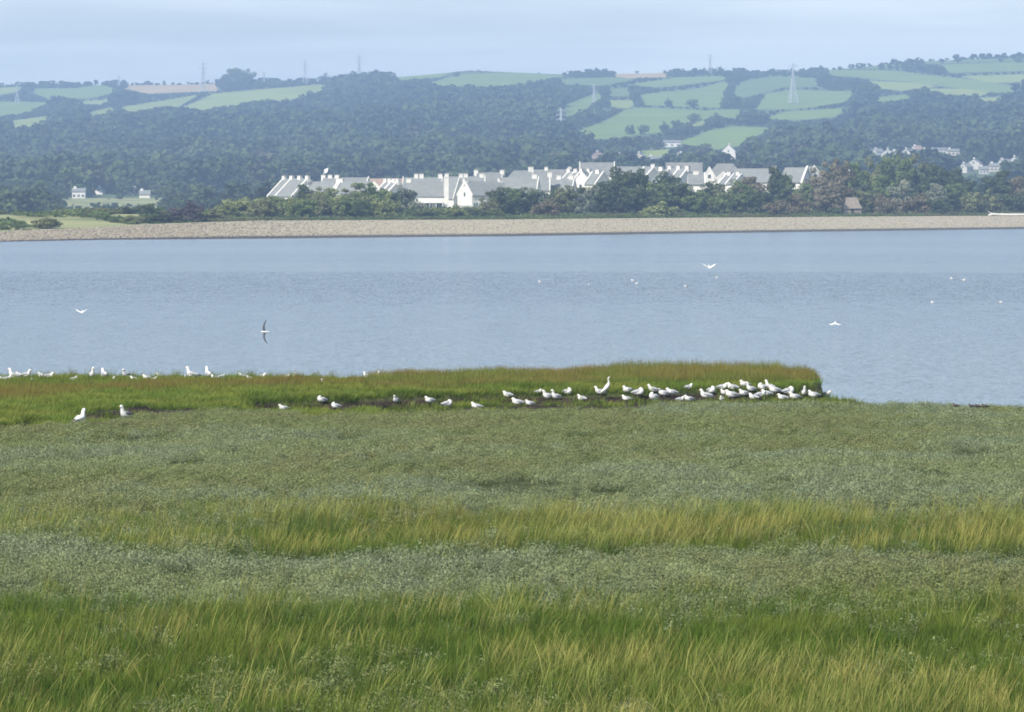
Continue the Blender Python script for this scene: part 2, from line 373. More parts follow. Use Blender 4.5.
def mat_shore():
    m, n, l, p = new_mat('shingle_and_dune'); p.inputs['Roughness'].default_value = .9
    g = n.new('ShaderNodeNewGeometry'); sp = n.new('ShaderNodeSeparateXYZ'); l.new(g.outputs['Position'], sp.inputs[0])
    t = n.new('ShaderNodeTexNoise'); t.inputs['Scale'].default_value = .8; t.inputs['Detail'].default_value = 8; t.inputs['Roughness'].default_value = .8; l.new(g.outputs['Position'], t.inputs['Vector'])
    r = n.new('ShaderNodeValToRGB'); l.new(t.outputs['Fac'], r.inputs[0])
    r.color_ramp.elements[0].position = .35; r.color_ramp.elements[0].color = (.21, .185, .125, 1)
    r.color_ramp.elements[1].position = .62; r.color_ramp.elements[1].color = (.34, .30, .205, 1)
    t2 = n.new('ShaderNodeTexNoise'); t2.inputs['Scale'].default_value = .05; t2.inputs['Detail'].default_value = 6; l.new(g.outputs['Position'], t2.inputs['Vector'])
    gr = n.new('ShaderNodeValToRGB'); l.new(t2.outputs['Fac'], gr.inputs[0])
    gr.color_ramp.elements[0].position = .35; gr.color_ramp.elements[0].color = (.085, .105, .035, 1)
    gr.color_ramp.elements[1].position = .65; gr.color_ramp.elements[1].color = (.25, .25, .10, 1)
    wet = n.new('ShaderNodeMapRange'); wet.inputs[1].default_value = -.66; wet.inputs[2].default_value = -.45; l.new(sp.outputs[2], wet.inputs[0])
    wm = n.new('ShaderNodeMix'); wm.data_type = 'RGBA'; l.new(wet.outputs[0], wm.inputs[0]); wm.inputs[6].default_value = (.045, .042, .034, 1); l.new(r.outputs[0], wm.inputs[7])
    at = n.new('ShaderNodeAttribute'); at.attribute_name = 'turf'
    hh = n.new('ShaderNodeMath'); hh.operation = 'MULTIPLY_ADD'; hh.inputs[1].default_value = .3; l.new(t2.outputs['Fac'], hh.inputs[0]); l.new(at.outputs['Fac'], hh.inputs[2])
    up = n.new('ShaderNodeMapRange'); up.inputs[1].default_value = 1.12; up.inputs[2].default_value = 1.2; l.new(hh.outputs[0], up.inputs[0])
    mx = n.new('ShaderNodeMix'); mx.data_type = 'RGBA'; l.new(up.outputs[0], mx.inputs[0]); l.new(wm.outputs[2], mx.inputs[6]); l.new(gr.outputs[0], mx.inputs[7])
    l.new(mx.outputs[2], p.inputs['Base Color']); return m
fx = np.concatenate([np.linspace(-.33, -.15, 60), np.linspace(-.149, .149, 460), np.linspace(.15, .33, 60)])
fy = np.concatenate([np.linspace(600, 1150, 260), np.linspace(1155, D0, 90)])
V, Fc = grid_mesh('shore', fx, fy, far_z, None, fan=True)
_b = bear(V[:, 0], V[:, 1]); _t = (V[:, 1] - np.interp(_b, cq, sh_d)) / (np.interp(_b, cq, cr_d) - np.interp(_b, cq, sh_d))
tag(link('shore', mesh_np('shore', V, Fc, [mat_shore()], smooth=True, attrs={'turf': _t})), kind='structure')

# ------------------------------------------------------------------ hillside and its fields
GREEN, PALE, TAN, DEEP = (.115, .175, .022), (.18, .225, .035), (.34, .25, .12), (.085, .14, .022)
FIELDS = [
 (TAN, [(124,86),(215,84),(218,90),(150,93),(125,89)]),
 (GREEN, [(25,90),(75,89),(100,86),(121,90),(90,97),(50,98)]),
 (GREEN, [(0,101),(54,101),(30,113),(0,118),(-60,119),(-60,101)]),
 (PALE, [(0,88),(22,88),(18,92),(0,95),(-50,95),(-50,88)]),
 (PALE, [(11,122),(60,116),(36,128),(11,131)]),
 (PALE, [(72,101),(120,97),(100,104),(74,104)]),
 (PALE, [(118,107),(150,101),(198,94),(178,106),(125,113)]),
 (PALE, [(87,112),(117,106),(113,113),(88,118)]),
 (PALE, [(176,109),(213,93),(270,88),(328,83),(324,90),(287,102),(250,103),(200,112)]),
 (GREEN, [(385,78),(420,74),(455,71),(440,77),(405,81)]),
 (GREEN, [(426,85),(458,74),(512,72),(566,75),(540,83),(512,87),(470,89),(440,87)]),
 (DEEP, [(560,79),(622,76),(634,80),(604,87),(561,86)]),
 (TAN, [(612,73),(662,72),(674,75),(622,78)]),
 (GREEN, [(628,86),(674,76),(736,74),(714,81),(678,86),(656,88)]),
 (GREEN, [(641,97),(662,93),(702,88),(725,81),(729,84),(724,93),(720,109),(677,107),(643,106)]),
 (PALE, [(610,102),(638,102),(628,110),(612,108)]),
 (GREEN, [(568,137),(597,125),(624,112),(642,109),(702,112),(742,111),(738,117),(709,117),(703,122),(678,124),(663,132),(612,137)]),
 (GREEN, [(678,142),(712,130),(732,125),(773,126),(758,136),(738,146),(713,149)]),
 (DEEP, [(732,93),(744,79),(777,75),(814,78),(818,86),(782,87),(764,92),(742,98)]),
 (GREEN, [(755,111),(767,93),(792,89),(856,91),(844,102),(817,107),(792,110)]),
 (GREEN, [(760,118),(792,112),(850,109),(834,116),(797,119)]),
 (GREEN, [(820,69),(892,71),(947,77),(982,80),(1020,86),(1014,94),(962,87),(912,81),(832,75)]),
 (PALE, [(868,80),(927,82),(935,85),(902,91),(880,88)]),
 (PALE, [(925,88),(962,87),(990,91),(979,96),(935,94)]),
 (GREEN, [(940,66),(1060,62),(1060,70),(950,73)]),
 (PALE, [(960,76),(1060,73),(1060,81),(992,82)]),
 (DEEP, [(905,63),(1060,58),(1060,60.5),(930,65)]),
 (PALE, [(973,98),(1005,97),(1002,102),(985,102)]),
 (GREEN, [(176,185),(262,184),(258,188),(190,189)]),
 (PALE, [(634,150),(670,148),(664,162),(638,163)]),
 (GREEN, [(564,106),(600,94),(602,100),(582,110)]),
 (DEEP, [(610,90),(628,89),(630,98),(610,98)]),
 (GREEN, [(866,98),(905,95),(915,99),(880,103)]),
 (DEEP, [(840,64),(905,66),(900,69),(845,68)]),
 (GREEN, [(560,110),(592,106),(578,116),(556,119)]),
 (PALE, [(690,121),(700,119),(706,124),(694,127)]),
 (GREEN, [(1075,80),(1180,76),(1200,96),(1090,100)]),
 (GREEN, [(1090,110),(1200,104),(1230,130),(1120,134)]),
 (PALE, [(-180,100),(-80,98),(-90,120),(-190,124)]),
]
def in_poly(px, py, poly):
    inside = np.zeros(px.shape, bool); n = len(poly)
    for i in range(n):
        x1, y1 = poly[i]; x2, y2 = poly[(i + 1) % n]
        c = ((y1 > py) != (y2 > py))
        if y1 != y2: inside ^= c & (px < (x2 - x1) * (py - y1) / (y2 - y1) + x1)
    return inside
def field_id(q, yy):
    r = np.full(q.shape, -1)
    for i, (c, poly) in enumerate(FIELDS):
        xs_ = [p[0] for p in poly]; ys_ = [p[1] for p in poly]
        b = (q > min(xs_)) & (q < max(xs_)) & (yy > min(ys_)) & (yy < max(ys_)) & (r < 0)
        if b.any():
            k = np.where(b); ins = in_poly(q[k], yy[k], poly); r[k[0][ins]] = i if r.ndim == 1 else i
    return r

def mat_field(c, name):
    m, n, l, p = new_mat(name); p.inputs['Roughness'].default_value = .9
    g = n.new('ShaderNodeNewGeometry')
    t = n.new('ShaderNodeTexNoise'); t.inputs['Scale'].default_value = .02; t.inputs['Detail'].default_value = 6; l.new(g.outputs['Position'], t.inputs['Vector'])
    mr = n.new('ShaderNodeMapRange'); mr.inputs[1].default_value = .3; mr.inputs[2].default_value = .7; l.new(t.outputs['Fac'], mr.inputs[0])
    mx = n.new('ShaderNodeMix'); mx.data_type = 'RGBA'; mx.inputs[6].default_value = rgb(tuple(v * .85 for v in c)); mx.inputs[7].default_value = rgb(tuple(min(1, v * 1.15) for v in c))
    l.new(mr.outputs[0], mx.inputs[0]); l.new(mx.outputs[2], p.inputs['Base Color']); return m
fb = (np.concatenate([np.linspace(-900, -40, 120), np.linspace(-39, 1063, 760), np.linspace(1064, 2000, 120)]) - 512) / F
U = np.linspace(0, 1.28, 430)
Y = D0 + U[:, None] * (ridge_d(fb * F + 512)[None, :] - D0); X = fb[None, :] * Y
Z = far_z(X, Y); ny, nx = Z.shape
V = np.stack([X, Y, Z], -1).reshape(-1, 3); ii = np.arange(nx * ny).reshape(ny, nx)
Fc = np.stack([ii[:-1, :-1], ii[:-1, 1:], ii[1:, 1:], ii[1:, :-1]], -1).reshape(-1, 4)
cx_ = ((fb[:-1] + fb[1:]) / 2 * F + 512)[None, :].repeat(ny - 1, 0).ravel(); cyd = ((Y[:-1, :-1] + Y[1:, 1:]) / 2).ravel()
cu = ((U[:-1] + U[1:]) / 2)[:, None].repeat(nx - 1, 1).ravel()
fid = field_id(cx_, hill_y(cx_, cyd)); fid[cu > 1.0] = -1
def sub_mesh(name, sel, mats):
    f = Fc[sel]; u, inv = np.unique(f, return_inverse=True); return mesh_np(name, V[u], inv.reshape(-1, 4), mats, smooth=True)
tag(link('hillside', sub_mesh('hillside', fid < 0, [mat_plain('rough_hillside', (.055, .085, .035), (.08, .105, .045), .02, .95)])), kind='structure')
fm = {GREEN: mat_field(GREEN, 'pasture'), PALE: mat_field(PALE, 'mown_pasture'), TAN: mat_field(TAN, 'stubble'), DEEP: mat_field(DEEP, 'lush_pasture')}
for i, (c, poly) in enumerate(FIELDS):
    if (fid == i).sum() > 3: tag(link('field', sub_mesh('field', fid == i, [fm[c]])), kind='structure')

# ------------------------------------------------------------------ instancing for stuff nobody could count
def scatter(name, pts, protos, idx, scl, rot, label, cat):
    """pts (n,3); protos: list of meshes; rot (n,3) euler; one object"""
    col = bpy.data.collections.new(name + '_sources')
    for k, me in enumerate(protos):
        col.objects.link(bpy.data.objects.new('%s_source_%02d' % (name, k), me))
    me = bpy.data.meshes.new(name); n = len(pts); me.vertices.add(n); me.vertices.foreach_set('co', np.asarray(pts, np.float32).ravel())
    a = me.attributes.new('idx', 'INT', 'POINT'); a.data.foreach_set('value', np.asarray(idx, np.int32))
    a = me.attributes.new('scl', 'FLOAT_VECTOR', 'POINT'); a.data.foreach_set('vector', np.asarray(scl, np.float32).ravel())
    a = me.attributes.new('rot', 'FLOAT_VECTOR', 'POINT'); a.data.foreach_set('vector', np.asarray(rot, np.float32).ravel())
    for m in protos[0].materials: me.materials.append(m)
    o = link(name, me)
    g = bpy.data.node_groups.new(name, 'GeometryNodeTree')
    g.interface.new_socket('Geometry', in_out='INPUT', socket_type='NodeSocketGeometry'); g.interface.new_socket('Geometry', in_out='OUTPUT', socket_type='NodeSocketGeometry')
    gi = g.nodes.new('NodeGroupInput'); go = g.nodes.new('NodeGroupOutput'); ip = g.nodes.new('GeometryNodeInstanceOnPoints')
    ci = g.nodes.new('GeometryNodeCollectionInfo'); ci.inputs['Collection'].default_value = col; ci.inputs['Separate Children'].default_value = True; ci.inputs['Reset Children'].default_value = True
    ip.inputs['Pick Instance'].default_value = True
    def attr(nm, ty):
        q = g.nodes.new('GeometryNodeInputNamedAttribute'); q.data_type = ty; q.inputs['Name'].default_value = nm; return q.outputs['Attribute']
    g.links.new(gi.outputs[0], ip.inputs['Points']); g.links.new(ci.outputs[0], ip.inputs['Instance'])
    g.links.new(attr('idx', 'INT'), ip.inputs['Instance Index'])
    er = g.nodes.new('FunctionNodeEulerToRotation'); g.links.new(attr('rot', 'FLOAT_VECTOR'), er.inputs[0]); g.links.new(er.outputs[0], ip.inputs['Rotation'])
    g.links.new(attr('scl', 'FLOAT_VECTOR'), ip.inputs['Scale']); g.links.new(ip.outputs[0], go.inputs[0])
    md = o.modifiers.new('scatter', 'NODES'); md.node_group = g
    return tag(o, label, cat, kind='stuff')

def leaf_quads(P, Nn, size, r, aspect=.6):
    """quads at P facing roughly Nn"""
    n = len(P)
    d = Nn + r.normal(0, .55, (n, 3)); d /= np.linalg.norm(d, axis=1)[:, None] + 1e-9
    t = np.cross(d, r.normal(0, 1, (n, 3))); t /= np.linalg.norm(t, axis=1)[:, None] + 1e-9
    b = np.cross(d, t); s = (size * r.uniform(.6, 1.4, n))[:, None]
    V = np.stack([P - t * s * .5, P - b * s * .5 * aspect, P + t * s * .5, P + b * s * .5 * aspect], 1).reshape(-1, 3)
    return V, np.arange(4 * n).reshape(-1, 4)
def crown_pts(r, rx, ry_, rz, zc, nc, npc, cr=.34, flat=.0, hollow=.45):
    """clumps through an uneven ellipsoid"""
    u = r.normal(0, 1, (nc, 3)); u /= np.linalg.norm(u, axis=1)[:, None]
    u[:, 2] = np.abs(u[:, 2]) * (1 - flat) if flat else u[:, 2]
    rad = r.uniform(hollow, .95, nc)[:, None] * (1 + .18 * np.sin(u[:, :1] * 5 + r.uniform(0, 6)) * np.cos(u[:, 1:2] * 4))
    c = u * rad * np.array([rx, ry_, rz]) + np.array([0, 0, zc])
    q = r.normal(0, 1, (nc, npc, 3)); q /= np.linalg.norm(q, axis=2)[..., None]
    cs = (cr * r.uniform(.6, 1.25, (nc, 1, 1))) * min(rx, rz)
    P = (c[:, None] + q * cs * r.uniform(.65, 1, (nc, npc, 1)) * np.array([1, 1, .75])).reshape(-1, 3)
    return P, q.reshape(-1, 3)
def crown_mesh(name, seed, rx, ry_, rz, zc, nc, npc, leaf, mat, cr=.34, flat=0., hollow=.45):
    r = np.random.default_rng(seed); P, Nn = crown_pts(r, rx, ry_, rz, zc, nc, npc, cr, flat, hollow)
    k = P[:, 2] > .05; V, Fc = leaf_quads(P[k], Nn[k], leaf, r)
    return mesh_np(name, V, Fc, [mat])

WOOD = [mat_leaf('woodland_leaf_a', (.024, .044, .020), (.042, .066, .026), .15, .005, .05), mat_leaf('woodland_leaf_b', (.044, .072, .024), (.062, .088, .030), .15, .005, .05),
        mat_leaf('woodland_leaf_c', (.06, .065, .035), (.05, .055, .03), .3, .02, .05)]
def far_tree_mesh(seed, mat, rx=4.6, rz=4.2, zc=5.4):
    r = np.random.default_rng(seed); P, Nn = crown_pts(r, rx, rx, rz, zc, 16, 20, .40)
    V, Fc = leaf_quads(P, Nn, 1.6, r, .85)
    b = MB(); b.bar((0, 0, -1), (0, 0, zc), .35, n=5)
    V2 = np.array([tuple(v) for v in b.v]); 
    F4 = np.array([f for f in b.f if len(f) == 4]) + len(V)
    return mesh_np('far_tree', np.concatenate([V, V2]), np.concatenate([Fc, F4]), [mat])
protos = [far_tree_mesh(100 + k, WOOD[(0, 0, 0, 1, 1, 2)[k]], rz=(4.2, 5, 3.6, 4.4, 3.8, 4)[k]) for k in range(6)]
# woods on the hillside
sp_ = 9.6; gx, gy = np.meshgrid(np.arange(-900, 900, sp_), np.arange(960, 5400, sp_ * 1.12))
gx = gx.ravel() + rng.uniform(-4, 4, gx.size); gy = gy.ravel() + rng.uniform(-4, 4, gy.size)
b_ = bear(gx, gy); keep = (b_ > -190) & (b_ < 1215) & (gy < ridge_d(b_) * 1.02)
keep &= (gy > D0 - 40) | ((gy > 1330) | (gy > 1330)) & (fbm(gx * .012, gy * .012, 31) > .36)
gx, gy, b_ = gx[keep], gy[keep], b_[keep]
iy = np.where(gy < D0, HOR + (EYE - far_z(gx, gy)) * F / gy, hill_y(b_, np.maximum(gy, D0)))
sc_ = rng.uniform(.7, 1.1, len(gx)) + .8 * (rng.uniform(0, 1, len(gx)) < .22) * (1 + .25 * (fbm(gx * .01, gy * .01, 32) - .5) * 2)
HSE = [(79,201,9,4),(100,197,6,4),(108,196,5,4),(130,199,6,4),(145,200,9,4),(598,160,9,6),(614,161,14,8),(672,146,9,5),(686,158,9,6),(655,161,8,5),(729,158,12,12),(878,158,10,7),(890,159,8,7),(900,160,8,7),(909,158,7,7),(918,158,8,8),(927,158,7,7),(938,157,10,7),(950,158,12,7),
       (966,176,9,7),(974,173,8,7),(984,176,8,7),(994,176,8,7),(1004,173,8,7),(1015,172,9,8)]
def blocked(q, yy, h):
    bl = np.zeros(q.shape, bool)
    for fr in (0, .45, .85):
        bl |= field_id(q, yy - h * fr) >= 0
        if fr: bl |= field_id(q - h * .35, yy - h * fr * .7) >= 0; bl |= field_id(q + h * .35, yy - h * fr * .7) >= 0
    for (hx, hy, hw, hh) in HSE:
        bl |= (np.abs(q - hx) < hw + h * np.where(yy > 203, .55, .4)) & (yy > hy - 3) & (yy - h * 1.1 < hy - 1) & (yy < hy + 22)
    return bl
fac = np.zeros(len(gx)); todo = np.ones(len(gx), bool)
for f_ in (1, .75, .55, .4, .27, .17):
    h_ = 9.6 * sc_ * f_ / gy * F; bl = blocked(b_, iy, h_); ok_ = todo & ~bl
    fac[ok_] = f_; todo &= ~ok_
# a low skyline: small trees along the crest
crest = gy > ridge_d(b_) * .965
openr = np.interp(b_, [0, 330, 380, 400, 560, 575, 600, 2000], [.42, .42, .4, .12, .12, .4, .42, .40])
fac = np.where(crest & (fac > 0), np.minimum(fac, openr), fac)
openf = ((b_ < 340) & (iy < 104)) | ((b_ > 815) & (iy < 97)) | ((b_ > 560) & (b_ < 860) & (iy < 150))
fac = np.where(openf & (fac > 0), np.minimum(fac, np.where(fbm(gx * .009, gy * .009, 36) > .56, .75, .38)), fac)
fac = np.where((gy < D0) & (fac > 0), fac * np.where(b_ < 240, .55, .5), fac)
k = fac > 0; gx, gy, sc_, fac = gx[k], gy[k], sc_[k], fac[k]
s_ = sc_ * fac
nx_ = 5200; q_ = rng.uniform(-190, 1215, nx_); uu = rng.uniform(.955, 1.0, nx_); y_ = D0 + uu * (ridge_d(q_) - D0); x_ = (q_ - 512) / F * y_
hh_ = rng.uniform(.18, .42, nx_); kk = ~blocked(q_, hill_y(q_, y_), 9.6 * hh_ / y_ * F) & ~((q_ > 385) & (q_ < 575)) & (fbm(q_ * .03, q_ * 0, 77) > .34)
gx = np.concatenate([gx, x_[kk]]); gy = np.concatenate([gy, y_[kk]]); s_ = np.concatenate([s_, hh_[kk]])
gz = far_z(gx, gy) - .5
tz = rng.choice([0, 1, 2, 3, 4, 5], len(gx), p=[.24, .2, .2, .14, .14, .08])
tz = np.where(fbm(gx * .006, gy * .006, 33) > .58, rng.choice([3, 4], len(gx)), tz)
scatter('woodland', np.stack([gx, gy, gz], 1), protos, tz, np.stack([s_ * 1.25, s_ * 1.25, s_], 1),
        np.stack([np.zeros(len(gx)), np.zeros(len(gx)), rng.uniform(0, 6.28, len(gx))], 1), 'dense dark woodland and hedges covering the far hillside', 'woodland')
print('woodland', len(gx))

# ------------------------------------------------------------------ marsh plants
def blade_mesh(name, seed, n, rad, hmin, hmax, wid, mat, lean=.25, wind=.12, segs=3, shape=1.0):
    r = np.random.default_rng(seed); Vs = []; Fs = []; H = []; base = 0
    for i in range(n):
        a = r.uniform(0, 6.28); rr = rad * math.sqrt(r.uniform()); p = np.array([rr * math.cos(a), rr * math.sin(a), -.03])
        h = r.uniform(hmin, hmax); la = a + r.normal(0, .8); ln = h * abs(r.normal(lean, .12))
        dx = math.cos(la) * ln + wind * h; dy = math.sin(la) * ln * .8
        wa = r.uniform(-.9, .9); wv = np.array([math.cos(wa), math.sin(wa), 0]) * wid * r.uniform(.7, 1.3)
        for s in range(segs + 1):
            t = s / segs; c = p + np.array([dx * t ** 1.8, dy * t ** 1.8, h * t * (1 - .12 * t)])
            ww = wv * (1 - t ** shape * .85) * .5
            Vs += [c - ww, c + ww]; H += [t * h / hmax, t * h / hmax]
        for s in range(segs):
            b = base + 2 * s; Fs.append((b, b + 1, b + 3, b + 2))
        base += 2 * (segs + 1)
    return mesh_np(name, np.array(Vs), np.array(Fs), [mat], attrs={'h': H})
def shrub_mesh(name, seed, n, rx, h, leaf, mat):
    r = np.random.default_rng(seed); u = r.normal(0, 1, (n, 3)); u[:, 2] = np.abs(u[:, 2]); u /= np.linalg.norm(u, axis=1)[:, None]
    rad = r.uniform(.55, 1.05, n)[:, None]; P = u * rad * np.array([rx, rx, h]); 
    V, Fc = leaf_quads(P, u + np.array([0, 0, .3]), leaf, r, .45)
    return mesh_np(name, V, Fc, [mat], attrs={'h': np.clip(V[:, 2] / h, 0, 1)})

m_pursl = [mat_blade('purslane_grey', (.130, .160, .080), (.200, .240, .135), (.20, .23, .10), .22, .22, .1, .8),
           mat_blade('purslane_olive', (.105, .130, .045), (.185, .215, .085), (.19, .20, .085), .22, .3, .1, .8)]
m_green = mat_blade('spartina_green', (.035, .070, .008), (.115, .180, .022), (.16, .20, .03), .35, .35)
m_yell = mat_blade('spartina_straw', (.05, .085, .014), (.37, .37, .10), (.34, .29, .08), .3, .4)
m_brown = mat_blade('spartina_russet', (0.072, 0.096, 0.018), (0.216, 0.136, 0.040), (0.176, 0.176, 0.032), .3, .5)
m_turf = mat_blade('saltmarsh_turf', (.060, .098, .012), (.14, .20, .026), (.20, .21, .035), .25, .5)
m_reed = mat_blade('spit_reed', (.085, .145, .018), (.20, .195, .045), (.23, .155, .05), .35, .35, .35, 1.0)
m_flower = mat_plain('ragged_flower', (.35, .2, .03), (.3, .12, .03), 5)

P_pursl = [shrub_mesh('purslane', 200 + k, 300, .22, .17, .028, m_pursl[0 if k < 3 else 1]) for k in range(5)]
P_green = [blade_mesh('green_tuft', 210 + k, 16, .13, .18, .44, .0095, m_green) for k in range(4)]
P_yell = [blade_mesh('straw_tuft', 220 + k, 7, .12, .34, .70, .0125, m_yell, .16, .2) for k in range(4)]
P_brown = [blade_mesh('russet_tuft', 230 + k, 9, .12, .25, .50, .008, m_brown, .15, .1) for k in range(3)]
P_turf = [blade_mesh('turf_tuft', 240 + k, 26, .16, .07, .20, .014, m_turf, .4, .05, 2) for k in range(3)]
P_reed = [blade_mesh('reed_tuft', 250 + k, 14, .15, .30, .62, .013, m_reed, .10, .05) for k in range(3)]
P_brt = [blade_mesh('russet_reed', 255 + k, 12, .14, .22, .42, .013, m_brown, .10, .03) for k in range(2)]

def pts_in(y0, y1, dens, half=.16, jitter=True):
    n = int(dens * half * (y1 * y1 - y0 * y0)); u = rng.uniform(0, 1, n)
    y = np.sqrt(y0 * y0 + u * (y1 * y1 - y0 * y0)); x = rng.uniform(-half, half, n) * y; return x, y
def put(name, x, y, protos, idx, s, label, cat, lean=.12, sz=None, zoff=-.01):
    n = len(x); z = near_z(x, y) + zoff; sz = s if sz is None else sz
    scatter(name, np.stack([x, y, z], 1), protos, idx, np.stack([s, s, sz], 1),
            np.stack([rng.normal(0, lean, n), rng.normal(0, lean, n), rng.uniform(-.7, .7, n) + np.where(rng.uniform(0, 1, n) < .15, 3.14, 0)], 1), label, cat)
    print(name, n)
def marsh_mask(x, y, m=0.3):
    E = np.interp(Q(x), eq, ed); return (y < E + m) & (near_z(x, y) > -.16)

# grass belt weights on the marsh (world distance)
def belt(x, y):
    wv = 2.2 * (fbm(x * .35, y * .12, 41) - .5) * 2 + 1.4 * (fbm(x * 1.3, y * .4, 42) - .5)
    fg = (1 - sm_(56.0, 61.5, y + wv)) * (.72 + .28 * sm_(.35, .6, fbm(x * .4, y * .15, 48)))    # foreground sward
    mid = sm_(65.4, 67.6, y + wv * .7) * (1 - sm_(71.5, 78, y + wv * 1.8)) * (.25 + .75 * sm_(-11, 1, x + wv * 1.5)) * (.6 + .4 * sm_(.35, .55, fbm(x * .5, y * .2, 49)))
    pat = sm_(.55, .66, fbm(x * .14, y * .09, 43)) * .4 * sm_(77, 82, y)
    return fg, mid, pat
# sea purslane
x, y = pts_in(44, 118, 14.5); fg, mid, pat = belt(x, y)
k = marsh_mask(x, y) & (rng.uniform(0, 1, len(x)) > .94 * fg + .65 * mid) & (fbm(x * .55, y * .3, 57) + rng.normal(0, .04, len(x)) > .30)
x, y = x[k], y[k]; hgt = .5 + 1.5 * fbm(x * .6, y * .3, 44)
ol = fbm(x * .12, y * .10, 45) + .25 * sm_(92, 112, y)
idx = np.where(ol + rng.normal(0, .06, len(x)) > .56, rng.integers(3, 5, len(x)), rng.integers(0, 3, len(x)))
put('sea_purslane', x, y, P_pursl, idx, rng.uniform(.85, 1.5, len(x)), 'low grey-green sea purslane carpeting the saltmarsh', 'marsh shrub', .1, sz=hgt * rng.uniform(.8, 1.25, len(x)))
# green cord grass
x, y = pts_in(42, 117, 60); fg, mid, pat = belt(x, y); dn = .85 * fg + .75 * mid + pat * .30 + .012
k = marsh_mask(x, y) & (rng.uniform(0, 1, len(x)) < dn); x, y = x[k], y[k]
s = rng.uniform(.7, 1.15, len(x)) * np.where(y > 79, .55, 1)
put('cord_grass', x, y, P_green, rng.integers(0, 4, len(x)), s, 'dark green cord grass of the near marsh', 'grass')
# straw stems
x, y = pts_in(42, 112, 26); fg, mid, pat = belt(x, y)
near = 1 - sm_(47, 54, y); cl = .15 + 1.4 * sm_(.42, .65, fbm(x * .5, y * .3, 46))
dn = fg * (.22 + .5 * near) * cl + mid * .75 * cl + .004
k = marsh_mask(x, y) & (rng.uniform(0, 1, len(x)) < dn); x, y = x[k], y[k]
s = rng.uniform(.65, 1.15, len(x)) * np.where(y > 79, .6, 1)
put('straw_grass', x, y, P_yell, rng.integers(0, 4, len(x)), s, 'taller straw coloured grass stems leaning right in the marsh', 'grass', .14)
# russet stems
x, y = pts_in(42, 112, 22); fg, mid, pat = belt(x, y); cl = sm_(.45, .7, fbm(x * .25, y * .2, 47))
dn = fg * .22 * cl + mid * 1.0 * cl + .003
k = marsh_mask(x, y) & (rng.uniform(0, 1, len(x)) < dn); x, y = x[k], y[k]
put('russet_grass', x, y, P_brown, rng.integers(0, 3, len(x)), rng.uniform(.7, 1.15, len(x)) * np.where(y > 79, .5, 1), 'russet dried grass stems in the marsh grass belts', 'grass')
# spit: turf, russet belt, tall reeds
x = rng.uniform(-28, 10.6, 150000); y = rng.uniform(100, 135.5, 150000)
q = Q(x); Fr = np.interp(q, fq, fd); B = np.interp(q, bq, bd); t = (y - Fr) / (B - Fr); z = near_z(x, y)
on = (z > -.05) & (y > Fr - .2) & (y < B + .4) & (q < 842)
lefty = 1 - sm_(300, 420, q)
n1 = fbm(x * .4, y * .5, 51)
tall = np.where(lefty > .5, (t > .50 + .14 * (n1 - .5)) & (t < .74 + .2 * (n1 - .5)), t > .34 + .25 * (n1 - .5))
k = on & ~((~(lefty > .5)) & (t > .45)) & ~((q > 824) & (t < .5)) & ~((z < -.01) & (t < .4))
k |= (z > -.36) & (z < -.1) & (y > np.interp(q, eq, ed) + 1) & (y < Fr + 1) & (rng.uniform(0, 1, len(x)) < np.where(((q > 275) & (q < 385)) | ((q > 452) & (q < 500)), .5, .12)) & (n1 > .44) & (q < 900)
k |= (q > 60) & (q < 285) & (y > np.interp(q, eq, ed) + .6) & (y < Fr + 1.5) & (rng.uniform(0, 1, len(x)) < .5 * sm_(.52, .64, fbm(x * .55, y * .28, 58)))
k &= rng.uniform(0, 1, len(x)) < .62
put('salt_turf', x[k], y[k], P_turf, rng.integers(0, 3, k.sum()), rng.uniform(.8, 1.5, k.sum()) * np.where((t[k] > .7), .75, 1.05), 'short bright green turf on the spit', 'grass')
k = on & tall & (lefty > .5) & (rng.uniform(0, 1, len(x)) < .5)
put('russet_reeds', x[k], y[k], P_brt, rng.integers(0, 2, k.sum()), rng.uniform(.7, 1.0, k.sum()), 'russet belt of grass along the left half of the spit', 'grass', .05)
k = on & ((lefty <= .5) & tall | (rng.uniform(0, 1, len(x)) < .012) | (t > .72) & (rng.uniform(0, 1, len(x)) < .10 + .5 * (fbm(x * .35, y * 0, 53) > .62))) & (rng.uniform(0, 1, len(x)) < .55)
hs = np.interp(q[k], [0, 300, 400, 470, 520, 560, 610, 640, 800, 850], [.55, .55, .62, .72, .65, .62, .8, .95, .95, .5]) * (.75 + .4 * np.clip(t[k], 0, 1))
put('reeds', x[k], y[k], P_reed, rng.integers(0, 3, k.sum()), rng.uniform(.8, 1.1, k.sum()) * np.where(hs < .5, .7, 1), 'tall green and russet-tipped reeds topping the spit', 'reeds', .05, sz=hs * rng.uniform(.8, 1.15, k.sum()))

# shingle stones on the far beach
def stone_mesh(seed, mat):
    r = np.random.default_rng(seed); b = []
    import bmesh
    bm = bmesh.new(); bmesh.ops.create_icosphere(bm, subdivisions=1, radius=.5)
    for v in bm.verts: v.co *= r.uniform(.75, 1.15)
    me = bpy.data.meshes.new('stone'); bm.to_mesh(me); bm.free(); me.materials.append(mat); return me
ms = [mat_plain('stone_pale', (.31, .275, .20), (.24, .21, .155), 2), mat_plain('stone_tan', (.22, .19, .138), (.17, .145, .105), 2), mat_plain('stone_dark', (.07, .064, .058), (.05, .045, .04), 2)]
n = 60000; bb = rng.uniform(-.16, .16, n); q = bb * F + 512; sdd = np.interp(q, cq, sh_d); cdd = np.interp(q, cq, cr_d)
t = rng.uniform(-.03, 1.0, n); yy = sdd + t * (cdd - sdd); xx = bb * yy
lowt = (t < .13)
left = sm_(420, 120, q) * 0 + (1 - sm_(120, 420, q))
k = rng.uniform(0, 1, n) < (.45 + .4 * left + .3 * lowt)
